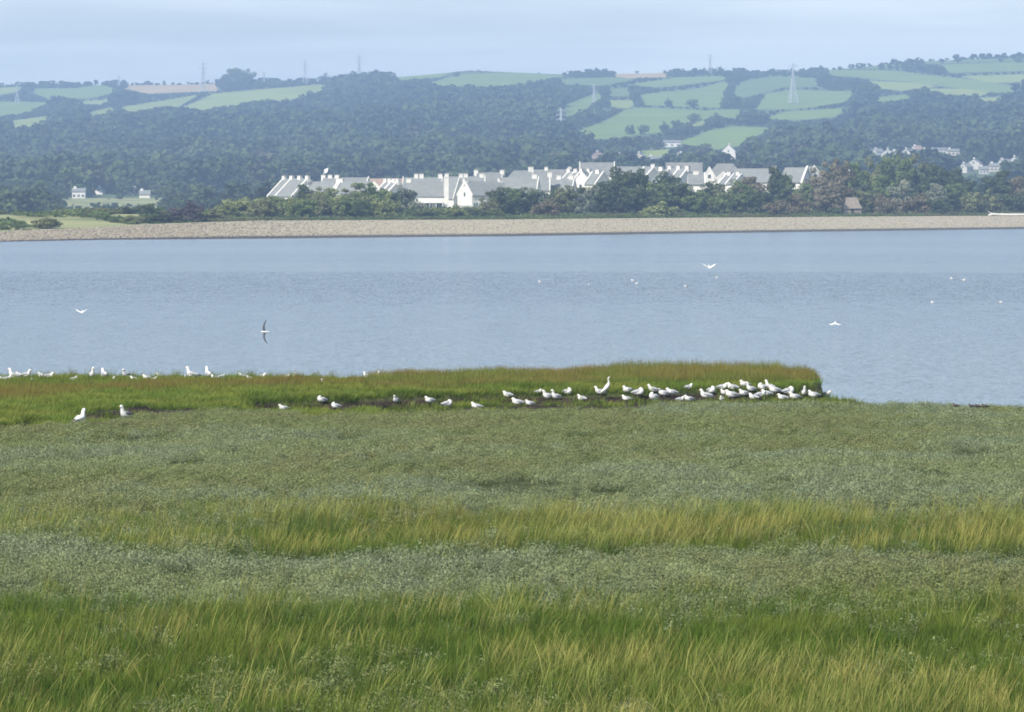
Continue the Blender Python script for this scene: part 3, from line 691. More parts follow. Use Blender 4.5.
sidx = np.where(lowt, 2, rng.choice([0, 1, 2], n, p=[.48, .42, .10]))
ss = rng.uniform(.10, .32, n) * (1 + .6 * left)
scatter('shingle', np.stack([xx, yy, far_z(xx, yy)], 1)[k], [stone_mesh(60 + i, ms[i]) for i in range(3)], sidx[k], np.stack([ss * 1.3, ss * 1.2, ss * .7], 1)[k],
        np.stack([rng.uniform(-.3, .3, n), rng.uniform(-.3, .3, n), rng.uniform(0, 6, n)], 1)[k], 'pale shingle stones covering the far beach', 'shingle')
# scrub behind the beach
m_scr = [mat_leaf('scrub_green', (.07, .11, .035), (.11, .15, .05), .3, .05), mat_leaf('scrub_olive', (.10, .115, .045), (.13, .13, .055), .3, .05), mat_leaf('scrub_brown', (.12, .095, .06), (.09, .08, .05), .3, .05)]
P_scr = [crown_mesh('scrub', 300 + k, 2.2, 2.2, 1.3, .7, 14, 34, .34, m_scr[(0, 0, 1, 2)[k]], .4, .5) for k in range(4)]
n = 20000; bb = rng.uniform(-.16, .16, n); q = bb * F + 512; cdd = np.interp(q, cq, cr_d); dy = np.where(q < 235, rng.uniform(10, 130, n), rng.uniform(6, 150, n)); yy = cdd + dy; xx = bb * yy
pr = np.interp(q, [-200, 60, 160, 210, 1300], [.05, .14, .5, .8, .8]); pr = np.where((q < 235) & (dy > 72 + .2 * np.maximum(90 - q, 0)), .5, pr); pr = pr * (fbm(xx * .05, yy * .03, 61) > np.interp(q, [0, 150, 220, 2000], [.49, .42, .2, .2]))
k = rng.uniform(0, 1, n) < pr
si = np.where(fbm(xx * .04, yy * .04, 62) > .58, 2, np.where(rng.uniform(0, 1, n) < .08, 3, rng.integers(0, 2, n)))
s0 = rng.uniform(.35, .95, n) * (.55 + .45 * sm_(0, 60, dy))
scatter('scrub', np.stack([xx, yy, far_z(xx, yy) - .1], 1)[k], P_scr, si[k], np.stack([s0 * 1.2, s0 * 1.2, s0], 1)[k],
        np.stack([np.zeros(n), np.zeros(n), rng.uniform(0, 6, n)], 1)[k], 'low green and olive scrub along the top of the far beach', 'scrub')

# ------------------------------------------------------------------ trees and bushes behind the beach (each a thing)
LK = {'dark': mat_leaf('leaf_dark', (0.050, 0.072, 0.028), (0.080, 0.105, 0.038), .1, .4), 'green': mat_leaf('leaf_green', (0.085, 0.125, 0.036), (0.130, 0.165, 0.050), .1, .4),
      'yellow': mat_leaf('leaf_yellow_green', (0.154, 0.189, 0.063), (0.210, 0.231, 0.084), .1, .4), 'olive': mat_leaf('leaf_olive', (0.119, 0.140, 0.056), (0.161, 0.168, 0.070), .1, .4),
      'tan': mat_leaf('leaf_tan', (0.21, 0.185, 0.12), (0.17, 0.16, 0.09), .1, .4), 'russet': mat_leaf('leaf_russet', (0.155, 0.125, 0.075), (0.125, 0.12, 0.065), .1, .4),
      'silver': mat_leaf('leaf_silver', (0.27, 0.28, 0.20), (0.17, 0.20, 0.13), .1, .4), 'grey': mat_leaf('leaf_grey_green', (0.154, 0.175, 0.126), (0.112, 0.140, 0.091), .1, .4),
      'plum': mat_leaf('leaf_plum', (0.063, 0.053, 0.063), (0.084, 0.070, 0.070), .1, .4)}
PT = {}
def proto_tree(kind, tall, var):
    """unit tree: half width 1, height 2 (bush) or 3 (tree)"""
    key = (kind, tall, var)
    if key not in PT:
        sd_ = 400 + len(PT) * 7
        if tall: cm = crown_mesh('crown', sd_, .98, .98, 1.35, 1.58, 46, 90, .15, LK[kind], .34, 0, .3)
        else: cm = crown_mesh('crown', sd_, 1.05, 1.05, .95, .82, 36, 84, .14, LK[kind], .36, .0, .3)
        r = random.Random(sd_); b = MB(); h = 1.5 if tall else .7
        b.bar((0, 0, -.1), (.03, 0, h), .07, 0, .035, 7)
        for k in range(6):
            a = k * 1.05 + r.random(); z0 = h * (.35 + .1 * k)
            b.bar((.01, 0, z0), (math.cos(a) * .55, math.sin(a) * .55, z0 + .45), .03, 0, .012, 5)
        PT[key] = (cm, b.mesh('trunk', [M['bark']]))
    return PT[key]
def add_tree(px, top, hw, kind, back, label, tall=None, cat='tree', group=None):
    if 262 < px < 402 and back > 20: top -= 6
    hw *= 1.18
    cd = float(np.interp(px, cq, cr_d)); d = cd + back if px > 200 else cd + min(back, 84); x, y, z = far_pos(px, d)
    h = EYE + (HOR - top) * d / F - z; w_ = hw * d / F
    tall = (h > 1.9 * w_ and h > 4) if tall is None else tall
    cm, tm = proto_tree(kind, tall, random.randrange(3))
    nm = 'tree' if cat == 'tree' else 'bush'
    e = empty(nm, (x, y, z - .1), random.uniform(0, 6.28)); sz = h / (2.7 if tall else 1.75)
    e.scale = (w_, w_, sz)
    link('crown', cm, e); link('trunk', tm, e)
    tag(e, label, cat, group or ('trees behind the far beach' if nm == 'tree' else 'bushes behind the far beach')); return e
T = [ # px, top, half width, kind, metres behind the crest, category, label
 (48,217,13,'olive',12,'bush','low olive bush alone on the pale dune grass at far left'),
 (27,228,5,'olive',2,'bush','tiny olive tussock bush at the shingle edge on the far left'),
 (148,203,10,'dark',110,'bush','small dark rounded bush between the far cottages and the purplish bush'),
 (128,206,12,'dark',100,'bush','flat dark bush just left of the small rounded one'),
 (100,209,14,'green',90,'bush','thin green bush line on the dune at left'),
 (152,212,15,'dark',20,'bush','dark green bush touching the left side of the purplish bush'),
 (132,214,10,'olive',16,'bush','small olive bush on the dune left of the dark bushes'),
 (175,207,15,'plum',14,'bush','left half of the dark purplish bushes above the shingle'),
 (191,201,13,'plum',18,'bush','tallest dark purplish bush above the shingle'),
 (213,209,13,'olive',22,'bush','low olive bush just right of the purplish bush'),
 (226,203,13,'yellow',40,'bush','yellow-green bush left of the tallest yellow one'),
 (243,196,16,'yellow',48,'bush','tallest yellow-green bush left of the white houses'),
 (258,203,15,'olive',30,'bush','olive bush below the left end of the white houses'),
 (275,199,14,'green',45,'bush','green bush under the leftmost white gable'),
 (290,201,12,'green',40,'bush','green bush beneath the slanting white walls'),
 (303,192,10,'dark',60,'tree','dark small tree in front of the leftmost grey roofs'),
 (316,199,12,'olive',40,'bush','olive bush right of the dark small tree'),
 (328,194,13,'yellow',55,'bush','yellow-green bush in front of the left grey roof'),
 (345,199,15,'yellow',40,'bush','broad yellow-green bush in the middle of the left scrub'),
 (352,192,11,'olive',70,'bush','olive bush touching the eaves of the second grey roof'),
 (365,191,12,'green',60,'tree','green tree below the small white gable'),
 (380,193,12,'green',55,'tree','bright green tree left of the slanting white gable'),
 (391,196,9,'dark',50,'bush','dark bush right of the bright green tree'),
 (361,205,12,'dark',25,'bush','dark low bush beneath the green trees'),
 (405,186,11,'grey',62,'tree','loose grey-green tree at the left end of the big grey roof'),
 (413,198,10,'silver',50,'bush','greyish pale bush under the grey-green tree'),
 (424,209,14,'dark',30,'bush','dark low bush before the house with the outdoor stair'),
 (455,208,12,'green',30,'bush','green low bush in front of the tall white chimney'),
 (476,208,12,'dark',28,'bush','dark low bush in front of the bright white gable'),
 (489,197,10,'olive',45,'bush','olive brown bush in front of the teal windows'),
 (505,199,9,'dark',50,'bush','dark bush at the right end of the teal windows'),
 (519,187,12,'dark',70,'tree','dark tree right of the white gable-end house'),
 (533,191,11,'dark',55,'tree','dark tree left of the brown shrub'),
 (545,198,13,'russet',30,'bush','russet brown shrub between dark trees'),
 (556,186,9,'dark',80,'tree','dark slender tree behind the russet shrub'),
 (566,188,12,'grey',60,'tree','grey-green tree with twiggy crown near the middle'),
 (582,193,12,'grey',52,'bush','grey-green bush left of the tall dark trees'),
 (592,188,11,'silver',66,'bush','silvery-leaved bush beside the tall dark trees'),
 (606,179,13,'dark',60,'tree','dark tree at the left of the tallest clump'),
 (622,166,14,'dark',70,'tree','tallest dark tree in front of the white houses'),
 (640,168,12,'dark',78,'tree','tall dark tree just right of the tallest one'),
 (634,184,13,'dark',45,'tree','lower dark tree in front of the tallest pair'),
 (655,185,12,'green',55,'tree','green tree in the dip between two tall clumps'),
 (667,171,12,'dark',72,'tree','tall dark tree below the slanting white walls at centre right'),
 (680,180,13,'dark',55,'tree','dark tree sloping down right of centre'),
 (697,189,12,'green',45,'bush','green bush in the hollow before the pale roofs'),
 (713,179,13,'dark',68,'tree','dark tree in front of the conical white gable'),
 (722,192,12,'green',40,'bush','green bush under the dark tree'),
 (737,180,11,'green',70,'tree','mid green tree below the cluster of white dormers'),
 (751,178,12,'russet',60,'tree','brownish dark tree right of the mid green one'),
 (663,203,15,'yellow',16,'bush','yellow-green low bush at the foot of the central trees'),
 (764,190,10,'dark',50,'bush','dark bush beside the brownish tree'),
 (775,169,11,'dark',66,'tree','dark green tree before the right grey roof'),
 (787,176,9,'green',74,'tree','bright green tree left of the right-hand grey roof'),
 (783,190,11,'dark',40,'bush','dark bush under the right-hand grey roof'),
 (796,192,12,'russet',34,'bush','russet bush under the right-hand white gable'),
 (779,199,12,'russet',20,'bush','low russet bush nearest the beach at right'),
 (803,184,10,'green',56,'bush','green bush below the right-hand grey roof end'),
 (817,170,12,'tan',70,'tree','pale tan tree beside the right-hand white gable'),
 (831,164,11,'tan',90,'tree','tallest pale tan tree with bare looking crown'),
 (826,184,13,'tan',40,'tree','lower pale tan tree in front of its taller neighbours'),
 (842,162,12,'russet',100,'tree','russet topped tree right of the tan trees'),
 (842,186,13,'russet',45,'tree','russet lower tree left of the stone hut'),
 (856,166,12,'green',95,'tree','green tree right of the russet topped tree'),
 (858,180,14,'dark',60,'tree','dark green tree directly above the stone hut'),
 (872,163,12,'olive',100,'tree','olive crowned tree at the left of the right-hand grove'),
 (880,176,14,'green',70,'tree','green tree in the front of the right-hand grove'),
 (888,158,12,'green',110,'tree','green tree below the far white village'),
 (903,156,13,'green',115,'tree','highest green tree of the right-hand grove'),
 (905,176,14,'dark',70,'tree','dark tree in the heart of the right-hand grove'),
 (918,159,13,'olive',112,'tree','olive tree on top of the right-hand grove'),
 (932,160,14,'dark',105,'tree','dark tree on the right shoulder of the grove'),
 (930,178,14,'dark',66,'tree','lower dark tree in the right half of the grove'),
 (948,164,14,'dark',100,'tree','dark broad tree ending the grove on the right'),
 (962,176,12,'dark',80,'tree','small dark tree below the far cottages at right'),
 (955,184,12,'green',55,'tree','pale trunked green tree at the right foot of the grove'),
 (902,181,11,'silver',44,'bush','silvery flowering bush in the grove, left one'),
 (938,186,10,'silver',40,'bush','silvery flowering bush in the grove, right one'),
 (866,188,12,'olive',36,'bush','olive bush just above the stone hut'),
 (886,194,12,'russet',24,'bush','russet bush right of the stone hut'),
 (915,193,14,'russet',28,'bush','russet bush under the silvery bushes'),
 (935,197,13,'dark',22,'bush','dark low bush in front of the grove'),
 (975,192,14,'olive',40,'bush','olive bush in the gap right of the grove'),
 (990,190,12,'olive',45,'bush','olive bush below the right edge trees'),
 (1000,172,15,'dark',80,'tree','dark green tree near the right edge of the picture'),
 (1019,176,13,'russet',70,'tree','russet tinged tree at the right edge'),
 (1012,188,14,'dark',50,'bush','dark bush under the right edge trees'),
 (1048,170,16,'dark',80,'tree','dark tree beyond the right edge'),
 (-22,206,16,'dark',60,'bush','dark bush beyond the left edge'),
]
for px, top, hw, kind, back, cat, lab in T:
    if 0 <= px <= 1024: add_tree(px, top, hw, kind, back, lab, cat=cat)
ORD = ['first', 'second', 'third', 'fourth', 'fifth', 'sixth', 'seventh', 'eighth', 'ninth', 'tenth', 'eleventh', 'twelfth', 'thirteenth', 'fourteenth', 'fifteenth', 'sixteenth', 'seventeenth', 'eighteenth', 'nineteenth', 'twentieth',
       'twenty-first', 'twenty-second', 'twenty-third', 'twenty-fourth', 'twenty-fifth', 'twenty-sixth', 'twenty-seventh', 'twenty-eighth', 'twenty-ninth', 'thirtieth', 'thirty-first', 'thirty-second', 'thirty-third', 'thirty-fourth', 'thirty-fifth', 'thirty-sixth']
# the dense belt below and between the trees above, nothing tells these apart
for i, px in enumerate(list(range(498, 772, 13)) + [905, 925, 945, 880, 862]):
    add_tree(px + random.uniform(-3, 3), 189 + random.uniform(-3, 4), 11, ('dark', 'green', 'dark', 'grey', 'dark', 'olive')[i % 6], 48 + (i * 37) % 26, 'low %s tree, %s from left in the belt before the houses' % (('dark', 'green', 'dark', 'grey', 'dark', 'olive')[i % 6], ORD[i]), cat='tree', group='low trees of the dense belt')
for i, px in enumerate(list(range(268, 400, 12)) + list(range(412, 500, 14))):
    add_tree(px + random.uniform(-3, 3), (201 if px < 400 else 207) + random.uniform(-2, 2), 12, ('olive', 'green', 'yellow', 'green')[i % 4], 28 + (i * 31) % 18, 'low %s bush, %s from left along the scrub below the houses' % (('olive', 'green', 'yellowish', 'green')[i % 4], ORD[i]), cat='bush', group='low bushes of the scrub belt')

# single trees that stand out on the hill: skyline clump and field trees
HT = [(237,85,20,11,'big rounded tree on the skyline right of the left pylon'), (249,85,16,7,'smaller tree beside the big skyline tree at left'),
      (226,86,13,6,'low tree at the left of the skyline clump'), (277,87,8,6,'small skyline tree between the left pylons'),
      (325,84,11,7,'rounded skyline tree left of the middle pylon'), (630,134,11,5,'left of the three trees under the large sloping field'),
      (643,134,12,6,'middle of the three trees under the large sloping field'), (664,133,12,6,'right of the three trees under the large sloping field'),
      (677,130,11,6,'tree at the left of the clump between two green fields'), (694,124,13,7,'tallest tree of the clump between two green fields'),
      (716,122,10,8,'broad tree at the right of the clump between two fields'), (682,153,12,6,'dark round tree among the hillside cottages'),
      (704,154,15,8,'large dark round tree left of the white hillside house'), (668,108,9,5,'small tree on the long hedge in the middle fields, left'),
      (692,108,9,6,'small tree on the long hedge in the middle fields, right'), (1019,64,7,4,'small tree on the skyline at far right'),
      (457,76,5,4,'tiny skyline tree in the hedge left of the green field')]
for i, (px, yb, hp, hw, lab) in enumerate(HT):
    d = min(hill_d(px, yb), float(ridge_d(px)) * .99); x, y, z = far_pos(px, d)
    e = empty('tree', (x, y, z - .3), random.uniform(0, 6)); w_ = hw * d / F; h = hp * d / F
    e.scale = (w_, w_, h / 1.85)
    cm, tm = proto_tree('dark' if i % 3 else 'green', False, i % 3)
    link('crown', cm, e); link('trunk', tm, e); tag(e, lab, 'tree', 'single trees on the far hill')

# ------------------------------------------------------------------ houses
def house(px, yr, ye, Lm, W, yaw, d, label, wall='white_wall', roof='slate', base_z=None, par=(0, 1), pt=.45, chim=(), ridge_left=None,
          win=2, pane='glass', hip=False, chh=.8, chw=1.25, name='house', ztop=None, extra=None, group='white houses behind the far beach'):
    """px = screen column of the middle of the ridge; yr, ye = rows of ridge and eave; ridge runs along local x"""
    x, y = (px - 512) / F * d, d
    if base_z is None: base_z = float(far_z(np.array([x]), np.array([y]))[0]) - .3
    zr = EYE + (HOR - yr) * d / F - base_z; zw = EYE + (HOR - ye) * d / F - base_z
    if zw < 2.2: zw = 2.2; zr = max(zr, zw + 1.8)
    e = empty(name, (x, y, base_z), R(yaw)); tag(e, label, 'house', group)
    l2, w2 = Lm / 2, W / 2
    b = MB(); i_ = .0
    hl = l2 * .0 if not hip else min(w2 * .9, l2 * .6)
    if hip: b.box(-l2, l2, -w2, w2, 0, zw)
    else:
        b.add([(-l2, -w2, 0), (l2, -w2, 0), (l2, w2, 0), (-l2, w2, 0), (-l2, -w2, zw), (l2, -w2, zw), (l2, w2, zw), (-l2, w2, zw), (-l2, 0, zr - .06), (l2, 0, zr - .06)],
              [(0, 3, 2, 1), (0, 1, 5, 4), (1, 2, 6, 9, 5), (2, 3, 7, 6), (3, 0, 4, 8, 7), (4, 5, 9, 8), (6, 7, 8, 9)])
    b.build('wall', M[wall], e)
    o_ = .35; sl_ = (zr - zw) / w2; th = .18
    r = MB(); ez = zw - o_ * sl_ + .05; eo = .0 if par else .25
    lx = l2 + eo
    for s in (-1, 1):
        if hip:
            p = [(-lx, s * (w2 + o_), ez), (lx, s * (w2 + o_), ez), (l2 - hl, 0, zr), (-l2 + hl, 0, zr)]
        else: p = [(-lx, s * (w2 + o_), ez), (lx, s * (w2 + o_), ez), (lx, 0, zr), (-lx, 0, zr)]
        q_ = [(a, b_, c + th) for a, b_, c in p]
        fs = [(0, 1, 2, 3), (7, 6, 5, 4), (0, 4, 5, 1), (1, 5, 6, 2), (2, 6, 7, 3), (3, 7, 4, 0)]
        r.add(p + q_, fs)
    if hip:
        for s in (-1, 1):
            p = [(s * lx, -(w2 + o_), ez), (s * lx, w2 + o_, ez), (s * (l2 - hl), 0, zr)]
            q_ = [(a, b_, c + th) for a, b_, c in p]; r.add(p + q_, [(0, 1, 2), (5, 4, 3), (0, 3, 4, 1), (1, 4, 5, 2), (2, 5, 3, 0)])
    rf = r.build('roof', M[roof], e)
    for t in (par if not hip else ()):
        xc = -l2 + t * Lm; p = MB(); hh = .42
        a, c = xc - pt * .24 - .003, xc + pt * .24 + .003
        prof = [(-w2 - .45, ez - .1), (-w2 - .45, ez + hh), (0, zr + hh + .12), (w2 + .45, ez + hh), (w2 + .45, ez - .1), (0, zr - .2)]
        vs = [(a, u, v) for u, v in prof] + [(c, u, v) for u, v in prof]
        p.add(vs, [(0, 1, 2, 5), (2, 3, 4, 5), (11, 8, 7, 6), (11, 10, 9, 8)] + [(k, k + 6, (k + 1) % 6 + 6, (k + 1) % 6) for k in range(6)])
        p.build('parapet', M['white_wall'] if wall != 'brown_wall' else M[wall], e)
    for t in chim:
        xc = -l2 + t * Lm; c = MB(); c.box(xc - chw / 2, xc + chw / 2, -.45, .45, zr - .9, zr + chh); c.box(xc - chw / 2 - .08, xc + chw / 2 + .08, -.53, .53, zr + chh, zr + chh + .12)
        ch = c.build('chimney', M['white_wall'], rf)
        c = MB(); c.bar((xc, 0, zr + chh + .12), (xc, 0, zr + chh + .45), .13, n=8); c.build('chimney_pot', M['tile_brown'], ch)
    nw = int(win)
    rows = [(.9, 1.3)] + ([(3.5, 1.2)] if zw > 5 else [])
    for (z0, hw_) in rows:
        for k in range(nw):
            xc = -l2 + (k + .5) * Lm / nw; ww = min(1.6, Lm / nw * .6)
            if z0 + hw_ > zw - .2: continue
            f = MB(); yq = -w2 - .05
            f.box(xc - ww / 2 - .1, xc + ww / 2 + .1, yq, yq + .12, z0 - .1, z0); f.box(xc - ww / 2 - .1, xc + ww / 2 + .1, yq, yq + .12, z0 + hw_, z0 + hw_ + .1)
            f.box(xc - ww / 2 - .1, xc - ww / 2, yq, yq + .12, z0, z0 + hw_); f.box(xc + ww / 2, xc + ww / 2 + .1, yq, yq + .12, z0, z0 + hw_); f.box(xc - .04, xc + .04, yq, yq + .12, z0, z0 + hw_)
            wo = f.build('window', M['frame'], e); g = MB(); g.box(xc - ww / 2, xc + ww / 2, -w2 - .02, -w2 + .05, z0, z0 + hw_); g.build('pane', M[pane], wo)
    # gable window, small dark
    if not hip and abs(yaw) > 20:
        s = -1 if yaw > 0 else 1
        g = MB(); zz = zw - .4; g.box(s * l2 - .03, s * l2 + .03, -.45, .45, zz, zz + 1.1); g.build('window', M['glass'], e)
    if extra: extra(e, l2, w2, zw, zr)
    return e
M['teal_glass'] = mat_plain('teal_glass', (.10, .2, .22), (.06, .13, .15), 1, .15, .6)

def ex_stair(e, l2, w2, zw, zr):
    # glazed lower storey, veranda, outdoor stair and a full height white chimney stack
    f = MB(); y0 = -w2 - 1.6; f.box(-l2 + .1, l2 - .1, y0, -w2 - .06, 2.3, 2.5)
    for k in range(7): xx = -l2 + .3 + k * (2 * l2 - .6) / 6; f.box(xx - .06, xx + .06, y0, y0 + .12, 0, 3.4)
    f.box(-l2 + .1, l2 - .1, y0 + .02, y0 + .08, 3.4, 3.5); f.build('balcony', M['frame'], e)
    s = MB(); s.add([(-l2 - .2, y0 - .2, 2.5), (-l2 - .2, y0 - .2, 3.2), (-l2 + 4.1, y0 - .2, .7), (-l2 + 4.1, y0 - .2, 0), (-l2 - .2, y0 - 1.2, 2.5), (-l2 - .2, y0 - 1.2, 3.2), (-l2 + 4.1, y0 - 1.2, .7), (-l2 + 4.1, y0 - 1.2, 0)],
                  [(0, 1, 2, 3), (7, 6, 5, 4), (0, 4, 5, 1), (1, 5, 6, 2), (2, 6, 7, 3), (3, 7, 4, 0)]); s.build('stair', M['white_wall'], e)
    c = MB(); c.box(l2 + .05, l2 + 1.3, -w2 - .3, -w2 + 1.2, 0, zr + 1.2); c.box(l2 - .05, l2 + 1.4, -w2 - .4, -w2 + 1.3, zr + 1.2, zr + 1.4); c.build('chimney_stack', M['white_wall'], e)
def ex_wall(e, l2, w2, zw, zr):
    c = MB(); c.box(-l2 - 4.8, -l2 - .05, -w2 + .2, -w2 + .5, 0, 1.5); c.build('garden_wall', M['white_wall'], e)

OBL = -50
H = [ # px, ridge row, eave row, length m, width m, yaw, distance, label, options
 (296,179,196,11.5,11.0,OBL,1140,'leftmost terrace with slanting white party walls and four chimneys', dict(par=(.0,.33,1), pt=1.0, chim=(.02,.33,.66,.98), win=3)),
 (325,182,195,9.0,9.5,-28,1135,'grey-roofed terrace house right of the leftmost slanting walls', dict(par=(0,1), pt=.9, chim=(1,), win=3)),
 (346,178,186,14,8,-10,1215,'far row with pale roof behind the second grey roof, clustered chimneys', dict(roof='slate_light', chim=(.0,.15,.3), win=2)),
 (357,182,195,10.5,9.5,-26,1130,'second broad grey roof with a white slanting left edge', dict(par=(0,), pt=.9, chim=(.02,), win=3)),
 (382,179,187,15,8,-6,1235,'brown-ridged roof behind and left of the small white gable', dict(roof='tile_brown', win=2, par=())),
 (375,183,190,7,3.8,88,1110,'small white gable front between two grey roofs', dict(win=1, par=(0,), pt=.3)),
 (392,182,196,5.5,9.0,OBL,1128,'slanting white gables with chimneys left of the big grey roof', dict(par=(0,.5,1), pt=1.1, chim=(0,.35,.7,1), win=2)),
 (424,182,196,10.6,9.0,0,1060,'big grey roofed house with outdoor stair and tall white chimney stack', dict(par=(), chim=(.12,), win=4, extra=ex_stair)),
 (425,178,188,13,8,0,1190,'roof with a row of small chimneys behind the house with the stair', dict(chim=(.30,.42,.85), win=2, chh=1.1)),
 (451,179,198,5.0,9,-20,1115,'narrow dark roof between tall chimney stack and bright white gable', dict(par=(0,1), pt=.35, win=1)),
 (484,182,195,12.0,7.8,30,1080,'bright white gable-end house with teal glazed front', dict(par=(0,), pt=.35, chim=(.03,.93), win=5, pane='teal_glass', chh=.8, extra=ex_wall)),
 (465,177,188,12,8,0,1205,'long roof with four chimneys behind the bright white gable', dict(chim=(.04,.40,.52,.92), win=2, chh=.9)),
 (489,173,184,8,8,0,1230,'pale brownish roof behind the teal glazed house', dict(roof='slate_light', chim=(.0,1), win=2, chw=1.3)),
 (522,171,186,12,9,8,1190,'tall grey roof with one square white chimney right of the teal glazed house', dict(chim=(.72,), win=3, par=(), chh=1.1, chw=1.5, hip=True)),
 (519,178,193,11,9,-8,1110,'front grey roof behind the dark trees right of the white gable', dict(chim=(.9,), win=3, par=(1,), chh=.9, chw=1.4)),
 (540,176,190,5.5,8.5,0,1135,'small grey roof between two slim white chimneys', dict(chim=(1,), win=1, par=(1,), pt=.5, chh=.9)),
 (552,170,181,12,8,0,1235,'pale back roof with chimneys in the middle of the village', dict(roof='slate_light', chim=(.35,.95), win=2, chw=1.1)),
 (559,179,191,9,8,-12,1140,'low grey roof with white dots of chimneys in mid village', dict(chim=(.1,.5,.9), win=2, chh=.9)),
 (575,172,184,5,8.5,-48,1170,'slanting white gables left of the large pale block', dict(par=(0,.5,1), pt=.9, chim=(0,.6), win=2)),
 (588,172,187,6.5,9.5,48,1150,'tilted white gable wall below the large pale block', dict(par=(0,.5), pt=.9, chim=(.1,.6), win=2)),
 (598,173,184,4,7,-40,1135,'small slanting white gable right below the large pale block', dict(par=(0,1), pt=.8, chim=(.5,), win=1)),
 (597,163,175,11.5,9,0,1330,'large pale grey roof standing highest, white posts at both ends', dict(roof='slate_light', par=(0,1), pt=.5, chim=(), win=3)),
 (637,167,181,12,9,0,1225,'grey roof seen between the two tallest dark trees', dict(par=(), chim=(.9,), win=2)),
 (649,168,182,4.5,9.5,-52,1170,'slanting white wall between the tall dark trees', dict(par=(0,1), pt=1.0, win=1)),
 (661,170,181,5,7,-30,1190,'white specked gable beside the slanting wall', dict(par=(0,1), pt=.5, win=1, chim=(.5,))),
 (684,163,178,11.5,9,0,1300,'broad pale roof above the white stepped chimneys', dict(roof='slate_light', par=(), win=2)),
 (679,169,182,7,9,-44,1200,'stepped white walls right of the second tall dark tree', dict(par=(0,.5,1), pt=.9, chim=(0,.5,1), win=2)),
 (696,174,184,5,7,0,1180,'low grey roof with a lone white chimney block', dict(chim=(.5,), win=1, par=(1,), pt=.6, chw=1.6)),
 (709,168,177,5,3.2,90,1225,'pointed white gable like a cone on the pale roofs', dict(par=(0,), win=1, pt=.4)),
 (725,164,180,13,9,0,1290,'broad pale hipped roof right of the pointed gable', dict(roof='slate_light', hip=True, win=2, par=())),
 (723,173,179,5,4,90,1215,'small white triangular dormer gable', dict(par=(0,), win=1, pt=.3)),
 (734,175,184,5.5,7.5,-40,1190,'cluster of white dormer walls above the mid green tree', dict(par=(0,.5,1), pt=.8, chim=(.2,.8), win=1)),
 (756,169,182,13,9,-10,1250,'grey roof sloping down to the right of the village', dict(par=(), win=2, chim=(.95,))),
 (796,168,182,7.0,9,-24,1190,'grey roof with white right gable standing apart at right', dict(par=(1,), pt=1.2, win=2)),
 (811,167,176,4,5,-60,1215,'bright white wall beside the tan tree', dict(par=(0,1), pt=.7, win=1)),
 (836,175,181,5,5,-30,1200,'small pinkish white house glimpsed behind tan trees', dict(par=(0,), win=1, wall='cream_wall')),
 (856,171,178,5,5,30,1230,'small white gable glimpsed above the dark grove', dict(par=(0,), win=1)),
]
for (px, yr, ye, Lm, W, yaw, d, lab, op) in H:
    op = dict(op); rf = op.pop('roof', 'slate'); house(px, yr, ye, Lm, W, yaw, d, lab, roof=rf, **op)

